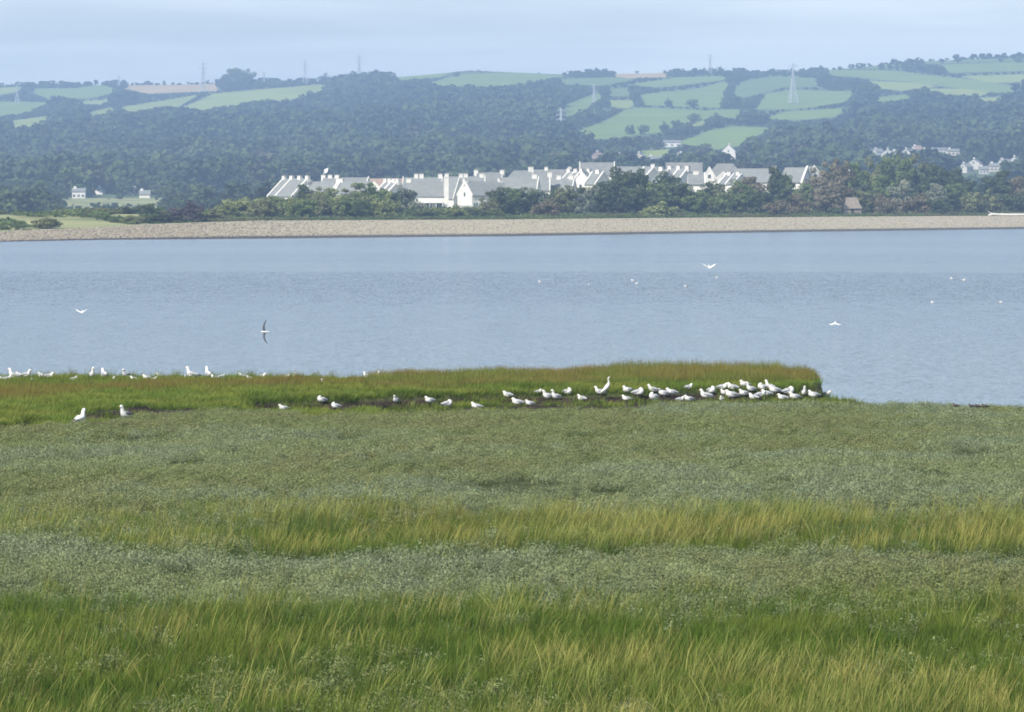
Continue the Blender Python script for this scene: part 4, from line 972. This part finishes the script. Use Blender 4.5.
def hill_house(px, yb, wm, dm, zw, zr, yaw, label, wall='white_wall', roof='slate', dd=None, par=(), chim=(.2,), win=3, group='cottages at the foot of the hill'):
    d = dd or hill_d(px, yb); x, y, z = far_pos(px, d)
    if px > 860 and wall == 'white_wall': wall = 'village_wall'
    if px > 860: wm *= .85; zw *= .85; zr *= .85
    house(px, HOR - (z + zr - EYE) * F / d, HOR - (z + zw - EYE) * F / d, wm, dm, yaw, d, label, wall, roof, base_z=z - .4, par=par, chim=chim, win=win, group=group)
HH = [
 (79,201,6,4,3.2,4.6,0,'long white cottage at the foot of the hill, leftmost of all',dict(dd=1850)),
 (100,197,3,4,2,3.4,70,'small white gable cottage second from the left at hill foot',dict(dd=1950)),
 (108,196,4,5,2.8,4.5,20,'pale cottage beside the small white gable at hill foot',dict(dd=1990,wall='cream_wall')),
 (130,199,5,5,2.6,4.4,0,'faint cream cottage in the trees at left hill foot',dict(dd=1930,wall='cream_wall')),
 (145,200,5,4,1.6,2.6,0,'long low white building nearest the purplish bush at hill foot',dict(dd=1900)),
 (598,160,5,7,6,8.5,70,'narrow brown brick house on the hillside above the large pale roof',dict(wall='brown_wall',roof='tile_brown')),
 (614,161,11,7,4.6,6.8,0,'wide brown brick house on the hillside above the large pale roof',dict(wall='brown_wall',roof='tile_brown',chim=(.2,.8))),
 (672,146,12,7,3,4.6,0,'long white shed roof among trees below the sloping fields',dict(roof='slate_light',chim=())),
 (686,159,11,7,3.4,5.6,10,'low cream farmhouse left of the white hillside house',dict(wall='cream_wall')),
 (655,162,9,6,2.8,4.6,0,'low white cottage under the small hillside paddock',dict(roof='slate_light')),
 (640,158,4,5,3,5,60,'tiny cream cottage left of the small hillside paddock',dict(wall='cream_wall')),
 (729,158,8.5,9,5.6,10.0,82,'tall white gabled house alone on the hillside',dict(roof='slate',chim=(.9,))),
 (721,159,5,5,2.6,4.2,0,'low white outbuilding left of the tall gabled hillside house',dict(roof='slate_light',chim=())),
 (868,158,7,6,3.2,5.4,0,'grey roofed house at left end of the far village row',dict(wall='cream_wall')),
 (878,158,6,6,3.8,6,20,'white house second in the far village row',dict()),
 (888,159,5,7,4,6.6,75,'white gable third in the far village row',dict()),
 (897,160,7,6,4,6.4,0,'white house fourth in the far village row',dict()),
 (907,158,5,6,3.6,6,60,'white gable left of the red roof in the far village',dict()),
 (917,157,6,6,4.6,7.4,20,'red roofed house in the middle of the far village',dict(roof='tile_brown')),
 (925,158,5,6,4,6,70,'white gable right of the red roof in the far village',dict()),
 (938,156,13,7,3.6,5,0,'long white building in the far village',dict(roof='slate_light',chim=())),
 (953,157,9,6,3.4,5,0,'pale building at right end of the far village row',dict(wall='cream_wall',roof='slate_light')),
 (966,176,6,6,3.6,6,40,'white cottage left of the gap beside the grove',dict()),
 (975,173,8,7,4,6.6,70,'largest white gable of the cottages right of the grove',dict()),
 (984,177,6,5,3,5,0,'low white cottage right of the largest gable at right',dict(roof='slate_light')),
 (995,175,7,6,3.4,5.4,0,'cream cottage above the dark tree near right edge',dict(wall='cream_wall')),
 (1005,172,7,6,3.6,6,20,'white cottage above the tree near right edge',dict()),
 (1015,171,6,7,4,7,70,'white gabled cottage nearest the right edge',dict()),
]
for (px, yb, wm, dm, zw, zr, yaw, lab, op) in HH: hill_house(px, yb, wm, dm, zw, zr, yaw, lab, **op)

# stone huts with hipped thatch among the scrub
for (px, top, wpx, lab) in ((852, 197, 19, 'brown-grey hut with hipped roof among scrub, the larger of two'), (880, 198, 13, 'smaller brown-grey hut right of the larger one')):
    d = float(np.interp(px, cq, cr_d)) + 30; x, y, z = far_pos(px, d); h = EYE + (HOR - top) * d / F - z; w2 = wpx / 2 * d / F
    e = empty('hut', (x, y, z - .1)); tag(e, lab, 'hut', 'huts above the beach')
    b = MB(); b.box(-w2 * .92, w2 * .92, -1.6, 1.6, 0, h * .42); b.box(-.4, .4, -1.66, -1.6, 0, h * .38, 1); b.build('wall', [M['thatch'], M['gull_tip']], e)
    r = MB(); a = w2; t = w2 * .55; r.add([(-a, -2, h * .40), (a, -2, h * .40), (a, 2, h * .40), (-a, 2, h * .40), (-t, -.3, h), (t * .9, -.3, h), (t * .9, .3, h), (-t, .3, h)],
        [(0, 3, 2, 1), (4, 5, 6, 7), (0, 1, 5, 4), (1, 2, 6, 5), (2, 3, 7, 6), (3, 0, 4, 7)]); r.build('roof', M['thatch'], e)

# ------------------------------------------------------------------ pylons
def pylon(px, yb, yt, label, thick=.22, dd=None, arm=1.0):
    d = dd or min(hill_d(px, yb), float(ridge_d(px)) * 1.01); x, y, z = far_pos(px, d)
    h = (EYE + (HOR - yt) * d / F) - z; e = empty('pylon', (x, y, z), R(18)); tag(e, label, 'pylon', 'electricity pylons on the hill')
    def W(t): return (h * .078) * (1 - t / .62) + h * .022 if t < .62 else h * .022 * (1 - (t - .62) / .5)
    b = MB(); lv = [0, .16, .3, .42, .52, .62, .72, .82, .92, 1.0]
    for sx in (-1, 1):
        for sy in (-1, 1):
            for a, c in zip(lv[:-1], lv[1:]): b.bar((sx * W(a), sy * W(a), a * h), (sx * W(c), sy * W(c), c * h), thick)
    b.build('leg_frame', M['steel'], e); b = MB()
    for a, c in zip(lv[:-1], lv[1:]):
        for s in (-1, 1):
            b.bar((-W(a), s * W(a), a * h), (W(c), s * W(c), c * h), thick * .5); b.bar((W(a), s * W(a), a * h), (-W(c), s * W(c), c * h), thick * .5)
            b.bar((s * W(a), -W(a), a * h), (s * W(c), W(c), c * h), thick * .5)
    b.build('bracing', M['steel'], e)
    for t, wd in ((.66, .13), (.79, .16), (.92, .12)):
        b = MB(); ww = h * wd * arm
        for s in (-1, 1):
            b.bar((0, 0, t * h), (s * ww, 0, t * h), thick * .8); b.bar((0, 0, (t + .05) * h), (s * ww, 0, t * h), thick * .6)
            b.bar((s * ww, 0, t * h), (s * ww, 0, (t - .04) * h), thick * .4)
        b.build('crossarm', M['steel'], e)
for a in [(203,92,62,'pylon beside the tan field at left'), (305,84,60,'thin pylon on the skyline left of the tallest skyline one'),
          (359,80,55,'tall pylon on the skyline at the bend of the ridge'), (264,84,72,'faint small pylon behind the left skyline clump'),
          (326,83,72,'faint small pylon between the two skyline pylons'), (561,139,108,'pylon rising from the wood left of the large sloping field'),
          (594,104,84,'faint pylon on the hill above the large sloping field'), (793,104,63,'largest pylon, standing in the fields at right'),
          (710,73,54,'faint pylon beyond the skyline at centre right'), (17,103,84,'faint pylon in the fields at far left'), (119,88,75,'tiny pylon on the skyline left of the tan field')]:
    pylon(*a, thick=.36 if a[0] in (793, 561, 203, 359) else .22)
# poles
for (px, yb, yt, lab, d) in ((227,203,181,'pale slender pole before the hill at left',1700), (22,203,190,'short pale pole at far left',1700), (912,158,146,'slender pole in the far village',2500)):
    x, y, z = far_pos(px, d); h = EYE + (HOR - yt) * d / F - z; b = MB(); b.bar((0, 0, -.5), (0, 0, h), .2, 0, .12, 8); b.bar((-.9, 0, h - .5), (.9, 0, h - .5), .08)
    o = b.build('pole', M['steel']); o.location = (x, y, z); tag(o, lab, 'pole', 'poles below the hill')
# white flag above the left roofs
x, y, z = far_pos(324, 1180); h = EYE + (HOR - 169) * 1180 / F - z; e = empty('flagpole', (x, y, z)); tag(e, 'white flag on a pole above the left grey roofs', 'flag')
b = MB(); b.bar((0, 0, 0), (0, 0, h), .09, 0, .05, 8); b.build('pole', M['steel'], e)
b = MB(); b.loft([[(t * 1.25, .14 * math.sin(t * 5) + q, h - .2 + t * .55), (t * 1.25, .14 * math.sin(t * 5) + q + .03, h - .2 + t * .55), (t * 1.25 - .25, .14 * math.sin(t * 5) + q + .03, h - 1.5 + t * .55), (t * 1.25 - .25, .14 * math.sin(t * 5) + q, h - 1.5 + t * .55)] for t in (0, .25, .5, .75, 1) for q in (0,)])
b.build('flag', M['cloth'], e)
# bleached log at the top of the beach
b = MB()
pts = [(-3.2, 0, .1), (-2, .1, .45), (0, .05, .35), (3.2, -.1, .3), (6.5, 0, .35), (9.5, .1, .25)]
for p, q_ in zip(pts[:-1], pts[1:]): b.bar(p, q_, .32, 0, .28, 7)
b.bar((-2, .1, .45), (-3.4, .2, 1.25), .16, 0, .05, 6); b.bar((0, 0, .3), (.8, -.3, .9), .1, 0, .03, 6)
x, y, z = far_pos(1000, float(np.interp(1000, cq, cr_d)) - 4); o = b.build('driftwood_log', M['driftwood']); o.location = (x, y, z + .1); tag(o, 'long bleached driftwood log on top of the beach at right', 'driftwood')

# ------------------------------------------------------------------ gulls
def ring(c, rx, rz, tilt, n=10):
    """ellipse in the plane normal to the spine direction tilt (radians, 0 = spine along -x)"""
    r = []
    for k in range(n):
        a = 2 * math.pi * k / n; yy = math.cos(a) * rx; v = math.sin(a) * rz
        r.append((c[0] + math.sin(tilt) * v, yy + c[1], c[2] + math.cos(tilt) * v))
    return r
def gull_proto(pose, mantle):
    """faces local -x; length about 0.42 m"""
    root = bpy.data.objects.new('gull', None); C.objects.link(root)
    # spine: (x, z, half width, half height, tilt)
    if pose in ('stand', 'alert'):
        up = .05 if pose == 'alert' else 0
        sp = [(.245, .165, .008, .006, 0), (.17, .175, .028, .02, 0), (.09, .19, .06, .055, .1), (0, .20, .078, .078, .2), (-.07, .215, .07, .075, .5), (-.105, .25 + up * .3, .05, .055, .9), (-.118, .295 + up * .7, .038, .04, 1.2), (-.13, .335 + up, .038, .036, .9), (-.155, .352 + up, .034, .034, .2), (-.178, .35 + up, .02, .022, 0), (-.19, .346 + up, .008, .009, 0)]
        bill = ((-.188, 0, .346 + up), (-.235, 0, .338 + up)); eye = (-.165, .36 + up, .030)
    elif pose == 'rest':
        sp = [(.245, .125, .008, .006, 0), (.17, .14, .028, .02, 0), (.09, .155, .064, .055, .1), (0, .155, .082, .078, .15), (-.08, .17, .075, .078, .4), (-.12, .205, .055, .06, .8), (-.13, .24, .042, .044, .9), (-.15, .262, .036, .036, .3), (-.178, .26, .022, .024, 0), (-.19, .256, .008, .009, 0)]
        bill = ((-.188, 0, .256), (-.232, 0, .246)); eye = (-.165, .272, .030)
    elif pose == 'preen':
        sp = [(.235, .19, .008, .006, 0), (.16, .195, .03, .02, 0), (.09, .20, .062, .055, .1), (0, .205, .08, .08, .2), (-.08, .22, .075, .08, .6), (-.115, .265, .052, .055, 1.3), (-.10, .30, .042, .042, 2.0), (-.06, .315, .036, .036, 2.8), (-.03, .30, .02, .022, 3.1), (-.015, .295, .008, .009, 3.1)]
        bill = ((-.016, 0, .295), (.03, 0, .275)); eye = (-.05, .325, .03)
    else:  # sit low
        sp = [(.24, .09, .008, .006, 0), (.17, .10, .028, .02, 0), (.09, .10, .066, .05, .1), (0, .095, .088, .075, .1), (-.08, .11, .08, .075, .35), (-.125, .15, .055, .06, .8), (-.135, .19, .04, .042, .9), (-.155, .21, .035, .035, .3), (-.18, .208, .022, .024, 0), (-.19, .204, .008, .009, 0)]
        bill = ((-.188, 0, .204), (-.232, 0, .196)); eye = (-.165, .22, .03)
    dz = {'stand': .06, 'alert': .06, 'rest': .045, 'preen': .07, 'sit': .015}[pose]
    sp = [(s[0], s[1] - dz, s[2] * 1.12, s[3] * 1.12, s[4]) for s in sp]; bill = tuple((p[0], p[1], p[2] - dz) for p in bill); eye = (eye[0], eye[1] - dz, eye[2] * 1.1)
    b = MB(); b.loft([ring((s[0], 0, s[1]), s[2], s[3], s[4]) for s in sp]); b.build('body', M['wader' if mantle == 'wader' else 'gull_white'], root, True)
    bz = sp[3][1]
    for s in (-1, 1):   # folded wing: a tapering shell along the flank
        wv = MB(); rings = []
        for (x, z, o, hgt, th) in ((-.09, bz + .035, .060, .03, .008), (-.03, bz + .04, .080, .052, .010), (.05, bz + .03, .082, .055, .010), (.13, bz + .012, .055, .038, .009), (.20, bz - .002, .028, .02, .007), (.29, bz - .015, .012, .008, .004)):
            rings.append([(x, s * (o * .55), z + hgt), (x, s * (o + th * .6), z + hgt * .35), (x, s * (o + th), z - hgt * .6), (x, s * (o - th), z - hgt * .7), (x, s * (o * .5), z + hgt * .3)])
        wv.loft(rings); k = len(wv.m) - 7
        for q in range(20, 25): wv.m[q] = 1
        wv.build('wing', [M[mantle], M['gull_tip']], root, True)
    b = MB(); b.bar(bill[0], bill[1], .008, 0, .003, 6); b.build('bill', M['bill'], root)
    for s in (-1, 1):
        b = MB(); b.bar((eye[0], s * (eye[2] - .003), eye[1]), (eye[0], s * (eye[2] + .004), eye[1]), .005, n=6); b.build('eye', M['gull_tip'], root)
    if pose != 'sit':
        for s in (-1, 1):
            b = MB(); x0 = .0; b.bar((x0, s * .035, bz - .05), (x0 + .01, s * .035, .0), .006, 0, .005, 6)
            b.add([(x0 + .015, s * .035, .002), (x0 - .045, s * .035 - .02, .002), (x0 - .05, s * .035, .004), (x0 - .045, s * .035 + .02, .002), (x0 + .015, s * .035, .008)], [(0, 1, 2, 3), (4, 3, 2, 1), (0, 3, 4), (1, 0, 4)])
            b.build('leg', M['leg'], root)
    return root
GP = {}
def gull(px, py, face, pose, s, label, group, mantle='gull_grey', cat='gull', pos=None, z=None, yaw=None):
    key = (pose, mantle)
    if key in GP: e = copy_tree(GP[key])
    else: e = gull_proto(pose, mantle); GP[key] = e
    if pos is None: pos = near_hit(px, py)
    e.location = pos if z is None else (pos[0], pos[1], z)
    yw = {'L': 0, 'R': 180, 'T': 90, 'A': -90, 'l': 35, 'r': 145}[face] + random.uniform(-32, 32) if yaw is None else yaw
    e.rotation_euler = (0, 0, R(yw)); s *= .94; e.scale = (s, s, s); tag(e, label, cat, group); return e
PW = {'stand': 'standing', 'alert': 'standing upright', 'rest': 'hunched', 'preen': 'preening', 'sit': 'sitting'}
FW = {'L': 'facing left', 'R': 'facing right', 'T': 'facing the camera', 'A': 'facing away', 'l': 'turned half left', 'r': 'turned half right'}
# along the back grass of the spit
BACK = [(2,381,'L','sit',1.0),(7,381,'R','rest',.9),(14,380,'L','alert',1.25),(21,379,'L','rest',1.15),(26,379,'R','stand',1.2),(33,382,'T','sit',.7),(43,379,'L','rest',1.1),(49,379,'R','rest',1.1),(73,381,'R','sit',.9),
        (92,379,'T','alert',1.25),(104,379,'A','stand',1.3),(114,381,'T','rest',.8),(126,379,'l','stand',1.25),(134,381,'L','rest',.85),(147,380,'L','rest',.9),(153,381,'R','sit',.8),(160,379,'L','stand',.8),(186,379,'T','rest',.7),
        (192,379,'L','alert',1.3),(208,379,'A','alert',1.3),(215,380,'L','rest',.9),(221,379,'R','rest',.85),(243,379,'L','rest',1.0),(250,380,'L','sit',.8),(262,379,'R','rest',1.0),(286,379,'R','rest',.8),(295,379,'T','stand',.8),(293,386,'T','rest',.7),
        (323,386,'T','stand',.9),(356,384,'R','rest',.7),(367,379,'L','stand',.9),(377,379,'T','stand',1.0)]
def zgrass(px, py, d=126.5):     # birds deep in the grass stand on the spit
    x = (px - 512) / F * d; return (x, d, EYE - (py - HOR) * d / F)
for i, (px, py, f, p, s) in enumerate(BACK):
    pos = near_hit(px, py); pos = (pos[0], pos[1], pos[2] - .01)
    gull(px, py, f, p, s * .90, 'white gull %s in spit grass near water, %s from left of that row' % (PW[p], ORD[i]), 'gulls in the grass on the spit', pos=pos)
for i, (px, py, f, p, s, lab) in enumerate([(530,374,'T','rest',.8,'white gull half hidden in reeds on the spit, left one'),(561,376,'L','sit',.9,'white gull behind the spit reeds, middle one'),(571,376,'R','sit',1.2,'white gull behind the spit reeds, right one')]):
    x = (px - 512) / F * 134.2; gull(px, py, f, p, s, lab, 'gulls behind the reeds', pos=(x, 134.0, EYE - (py + 3 - HOR) * 134 / F))
# the two front birds
gull(80, 426, 'A', 'alert', 1.32, 'large white gull seen from behind at the left marsh edge', 'gulls at the left marsh edge', mantle='gull_white')
gull(126, 421, 'l', 'alert', 1.25, 'dark-backed gull facing left at the left marsh edge', 'gulls at the left marsh edge', mantle='gull_dark')
# mud strip, left group
MUD1 = [(284,412,'L','rest',1.0),(322,404,'L','preen',.95),(336,410,'l','preen',.9),(396,404,'T','stand',.9),(430,404,'L','rest',1.0),(447,408,'R','preen',1.0),(477,409,'L','sit',1.0)]
for i, (px, py, f, p, s) in enumerate(MUD1):
    gull(px, py, f, p, s, 'white gull %s %s, %s of the seven on left mud strip' % (PW[p], FW[f], ORD[i]), 'gulls on the left mud strip')
MUD2 = [(508,398,'L','rest',.95),(518,406,'L','rest',1.1),(530,406,'L','rest',.85),(538,394,'R','rest',.7),(548,401,'L','stand',1.1),(556,401,'L','alert',1.0),(567,396,'R','preen',1.0),(582,401,'L','sit',.95),(600,396,'L','stand',1.0)]
for i, (px, py, f, p, s) in enumerate(MUD2):
    gull(px, py, f, p, s, 'white gull %s %s, %s of nine left of the egret' % (PW[p], FW[f], ORD[i]), 'gulls left of the egret')
MUD3 = [(628,394,'L','rest',1.1),(627,401,'L','sit',.9),(638,397,'R','preen',1.15),(653,394,'L','stand',1.0),(654,402,'l','preen',1.2),(664,397,'L','rest',1.1),(672,396,'L','rest',1.1),(680,402,'R','rest',.8),(689,402,'L','rest',.95),(688,390,'R','sit',.95),
        (706,400,'L','stand',1.15),(711,395,'r','preen',1.1),(722,391,'R','rest',1.1),(722,402,'T','rest',.85),(725,396,'L','rest',.9),(732,399,'L','rest',1.25),(733,391,'L','rest',1.1),(744,397,'L','rest',1.05),(745,388,'L','rest',1.1),(751,393,'L','alert',1.0),
        (754,400,'L','sit',1.0),(760,398,'R','rest',1.0),(763,392,'L','preen',1.1),(767,397,'L','rest',1.0),(770,391,'L','alert',1.0),(775,394,'L','rest',1.1)]
for i, (px, py, f, p, s) in enumerate(MUD3):
    gull(px, py, f, p, s, 'white gull %s %s, %s from left in the main flock' % (PW[p], FW[f], ORD[i]), 'gulls of the main flock on the mud')
MUD4 = [(783,401,'L','rest',1.0,'hunched white gull at the left of the group by the reed bank end'),(788,396,'R','preen',1.2,'white gull preening right of the hunched one by the bank end'),(795,400,'L','sit',1.2,'white gull lying low in front of the reed bank end'),
        (804,397,'T','alert',1.0,'upright white gull standing against the dark bank end'),(814,398,'L','sit',1.15,'long low white gull nearest the tip of the spit'),(826,397,'R','rest',1.0,'pale gull at the water past the tip of the spit')]
for (px, py, f, p, s, lab) in MUD4: gull(px, py, f, p, s, lab, 'gulls at the tip of the spit')
# small dark waders by the water at right
for i, (px, lab) in enumerate([(956,'small dark wader at the right marsh edge, leftmost of four'),(972,'small dark wader at the right marsh edge, second of four'),(978,'small dark wader at the right marsh edge, third of four'),(985,'small dark wader at the right marsh edge, rightmost of four')]):
    d = 113.6; x = (px - 512) / F * d; z = float(near_z(np.array([x]), np.array([d]))[0])
    gull(px, 0, 'L', 'rest', .55, lab, 'waders at the right marsh edge', mantle='wader', cat='wader', pos=(x, d, z + .12))
# swimming gulls
for i, (px, py, s) in enumerate([(540,282,.8),(588,285,.7),(633,281,.9),(636,284,.9),(686,287,.9),(716,278,.9),(952,279,.9),(963,281,1.1),(933,303,.8),(1000,303,.8)]):
    d = 6.9 * F / (py - HOR); x = (px - 512) / F * d
    gull(px, py, 'LR'[i % 2], 'sit', s, 'white gull afloat far out, %s from the left on the water' % ORD[(0,1,2,3,4,5,7,8,6,9)[i]], 'gulls swimming on the water', pos=(x, d, -.93))

# egret
def egret(px, py):
    e = empty('egret', near_hit(px, py), R(200), .92); tag(e, 'tall white egret standing among the gulls with raised neck', 'egret')
    b = MB(); sp = [(.20, .24, .008, .01, .5), (.13, .29, .035, .03, .5), (.05, .35, .07, .065, .7), (-.02, .42, .075, .075, .9), (-.06, .50, .045, .05, 1.2), (-.07, .56, .024, .026, 1.4), (-.045, .62, .019, .02, 1.8), (-.045, .68, .018, .018, 1.4), (-.07, .715, .022, .022, .6), (-.095, .72, .017, .017, 0), (-.115, .716, .007, .008, 0)]
    b.loft([ring((s[0], 0, s[1]), s[2], s[3], s[4]) for s in sp]); b.build('body', M['gull_white'], e, True)
    for s in (-1, 1):
        wv = MB(); wv.loft([[(x, s * o * .5, z + h), (x + .01, s * (o + .012), z), (x, s * (o + .008), z - h), (x, s * o * .5, z)] for (x, z, o, h) in ((-.05, .45, .055, .04), (.0, .41, .078, .07), (.08, .34, .065, .06), (.16, .27, .035, .035), (.23, .21, .01, .01))])
        wv.build('wing', M['gull_white'], e, True)
        l_ = MB(); l_.bar((.02, s * .03, .30), (.03, s * .03, .15), .007, 0, .007, 6); l_.bar((.03, s * .03, .15), (.02, s * .03, 0), .006, 0, .005, 6); l_.bar((.02, s * .03, .005), (-.05, s * .03, .005), .006, 0, .003, 5); l_.build('leg', M['gull_tip'], e)
    b = MB(); b.bar((-.112, 0, .716), (-.20, 0, .70), .008, 0, .002, 6); b.build('bill', M['bill_dark'], e)
egret(607, 399)

# flying gulls
def flyer(px, py, d, span, roll, yaw, dih, label, dark=False):
    x = (px - 512) / F * d; z = EYE - (py - HOR) * d / F
    e = bpy.data.objects.new('flying_gull', None); C.objects.link(e); e.location = (x, d, z); e.rotation_euler = (R(roll), R(-38), R(yaw)) ; e.rotation_mode = 'XYZ'
    tag(e, label, 'gull', 'gulls flying over the water')
    k = span / 1.0; b = MB(); sp = [(.21, 0, .035, .004), (.15, 0, .028, .015), (.06, 0, .042, .04), (-.04, 0, .048, .05), (-.11, .005, .036, .036), (-.15, .012, .03, .03), (-.18, .01, .016, .016), (-.19, .008, .005, .005)]
    b.loft([ring((s[0] * k, 0, s[1] * k), s[2] * k, s[3] * k, 0) for s in sp]); b.build('body', M['gull_white'], e, True)
    for s in (-1, 1):
        wv = MB(); rr = []
        for (v, ch, xo, up) in ((.02, .13, -.02, 0), (.12, .14, -.05, .55), (.24, .12, -.06, .9), (.36, .085, -.02, .85), (.46, .045, .04, .7), (.51, .01, .09, .55)):
            zz = up * dih * v / .3; ch *= .72 if dark else 1.1; xa = xo - ch / 2; xb = xo + ch / 2
            rr.append([(xa * k, s * v * k, zz * k + .008), (xb * k, s * v * k, zz * k + .003), (xb * k, s * v * k, zz * k - .003), (xa * k, s * v * k, zz * k - .006)])
        wv.loft(rr)
        for q in range(12, 20): wv.m[q] = 1
        wv.build('wing', [M['gull_dark' if dark else 'gull_white'], M['gull_tip' if dark else 'gull_grey']], e, True)
    b = MB(); b.bar((-.188 * k, 0, .008), (-.22 * k, 0, .003), .007, 0, .002, 6); b.build('bill', M['bill'], e)
    return e
flyer(265, 332, 165, .98, 0, 80, .06, 'gull banking steeply with dark wings over the near water', True).rotation_euler = (R(78), R(0), R(12))
flyer(709, 267, 262, 1.05, 0, 95, .22, 'white gull with raised wings in a shallow V')
flyer(82, 312, 225, .80, 0, 75, .20, 'small gull with raised wings over the left water')
flyer(835, 323, 205, .72, 0, 80, -.12, 'faint gull with down-curved wings over the right water')

# ------------------------------------------------------------------ haze
m = bpy.data.materials.new('haze_air'); m.use_nodes = True; n = m.node_tree.nodes; l = m.node_tree.links
for q in list(n): n.remove(q)
o_ = n.new('ShaderNodeOutputMaterial'); pv = n.new('ShaderNodeVolumePrincipled')
pv.inputs['Color'].default_value = (.40, .56, .84, 1); pv.inputs['Density'].default_value = .00021; pv.inputs['Anisotropy'].default_value = 0.1
l.new(pv.outputs[0], o_.inputs['Volume'])
b = MB(); b.box(-3400, 3400, -300, 7000, -4.8, 260)
tag(b.build('haze', m), 'thin blue haze between the viewer and the far hills', 'haze', kind='stuff')
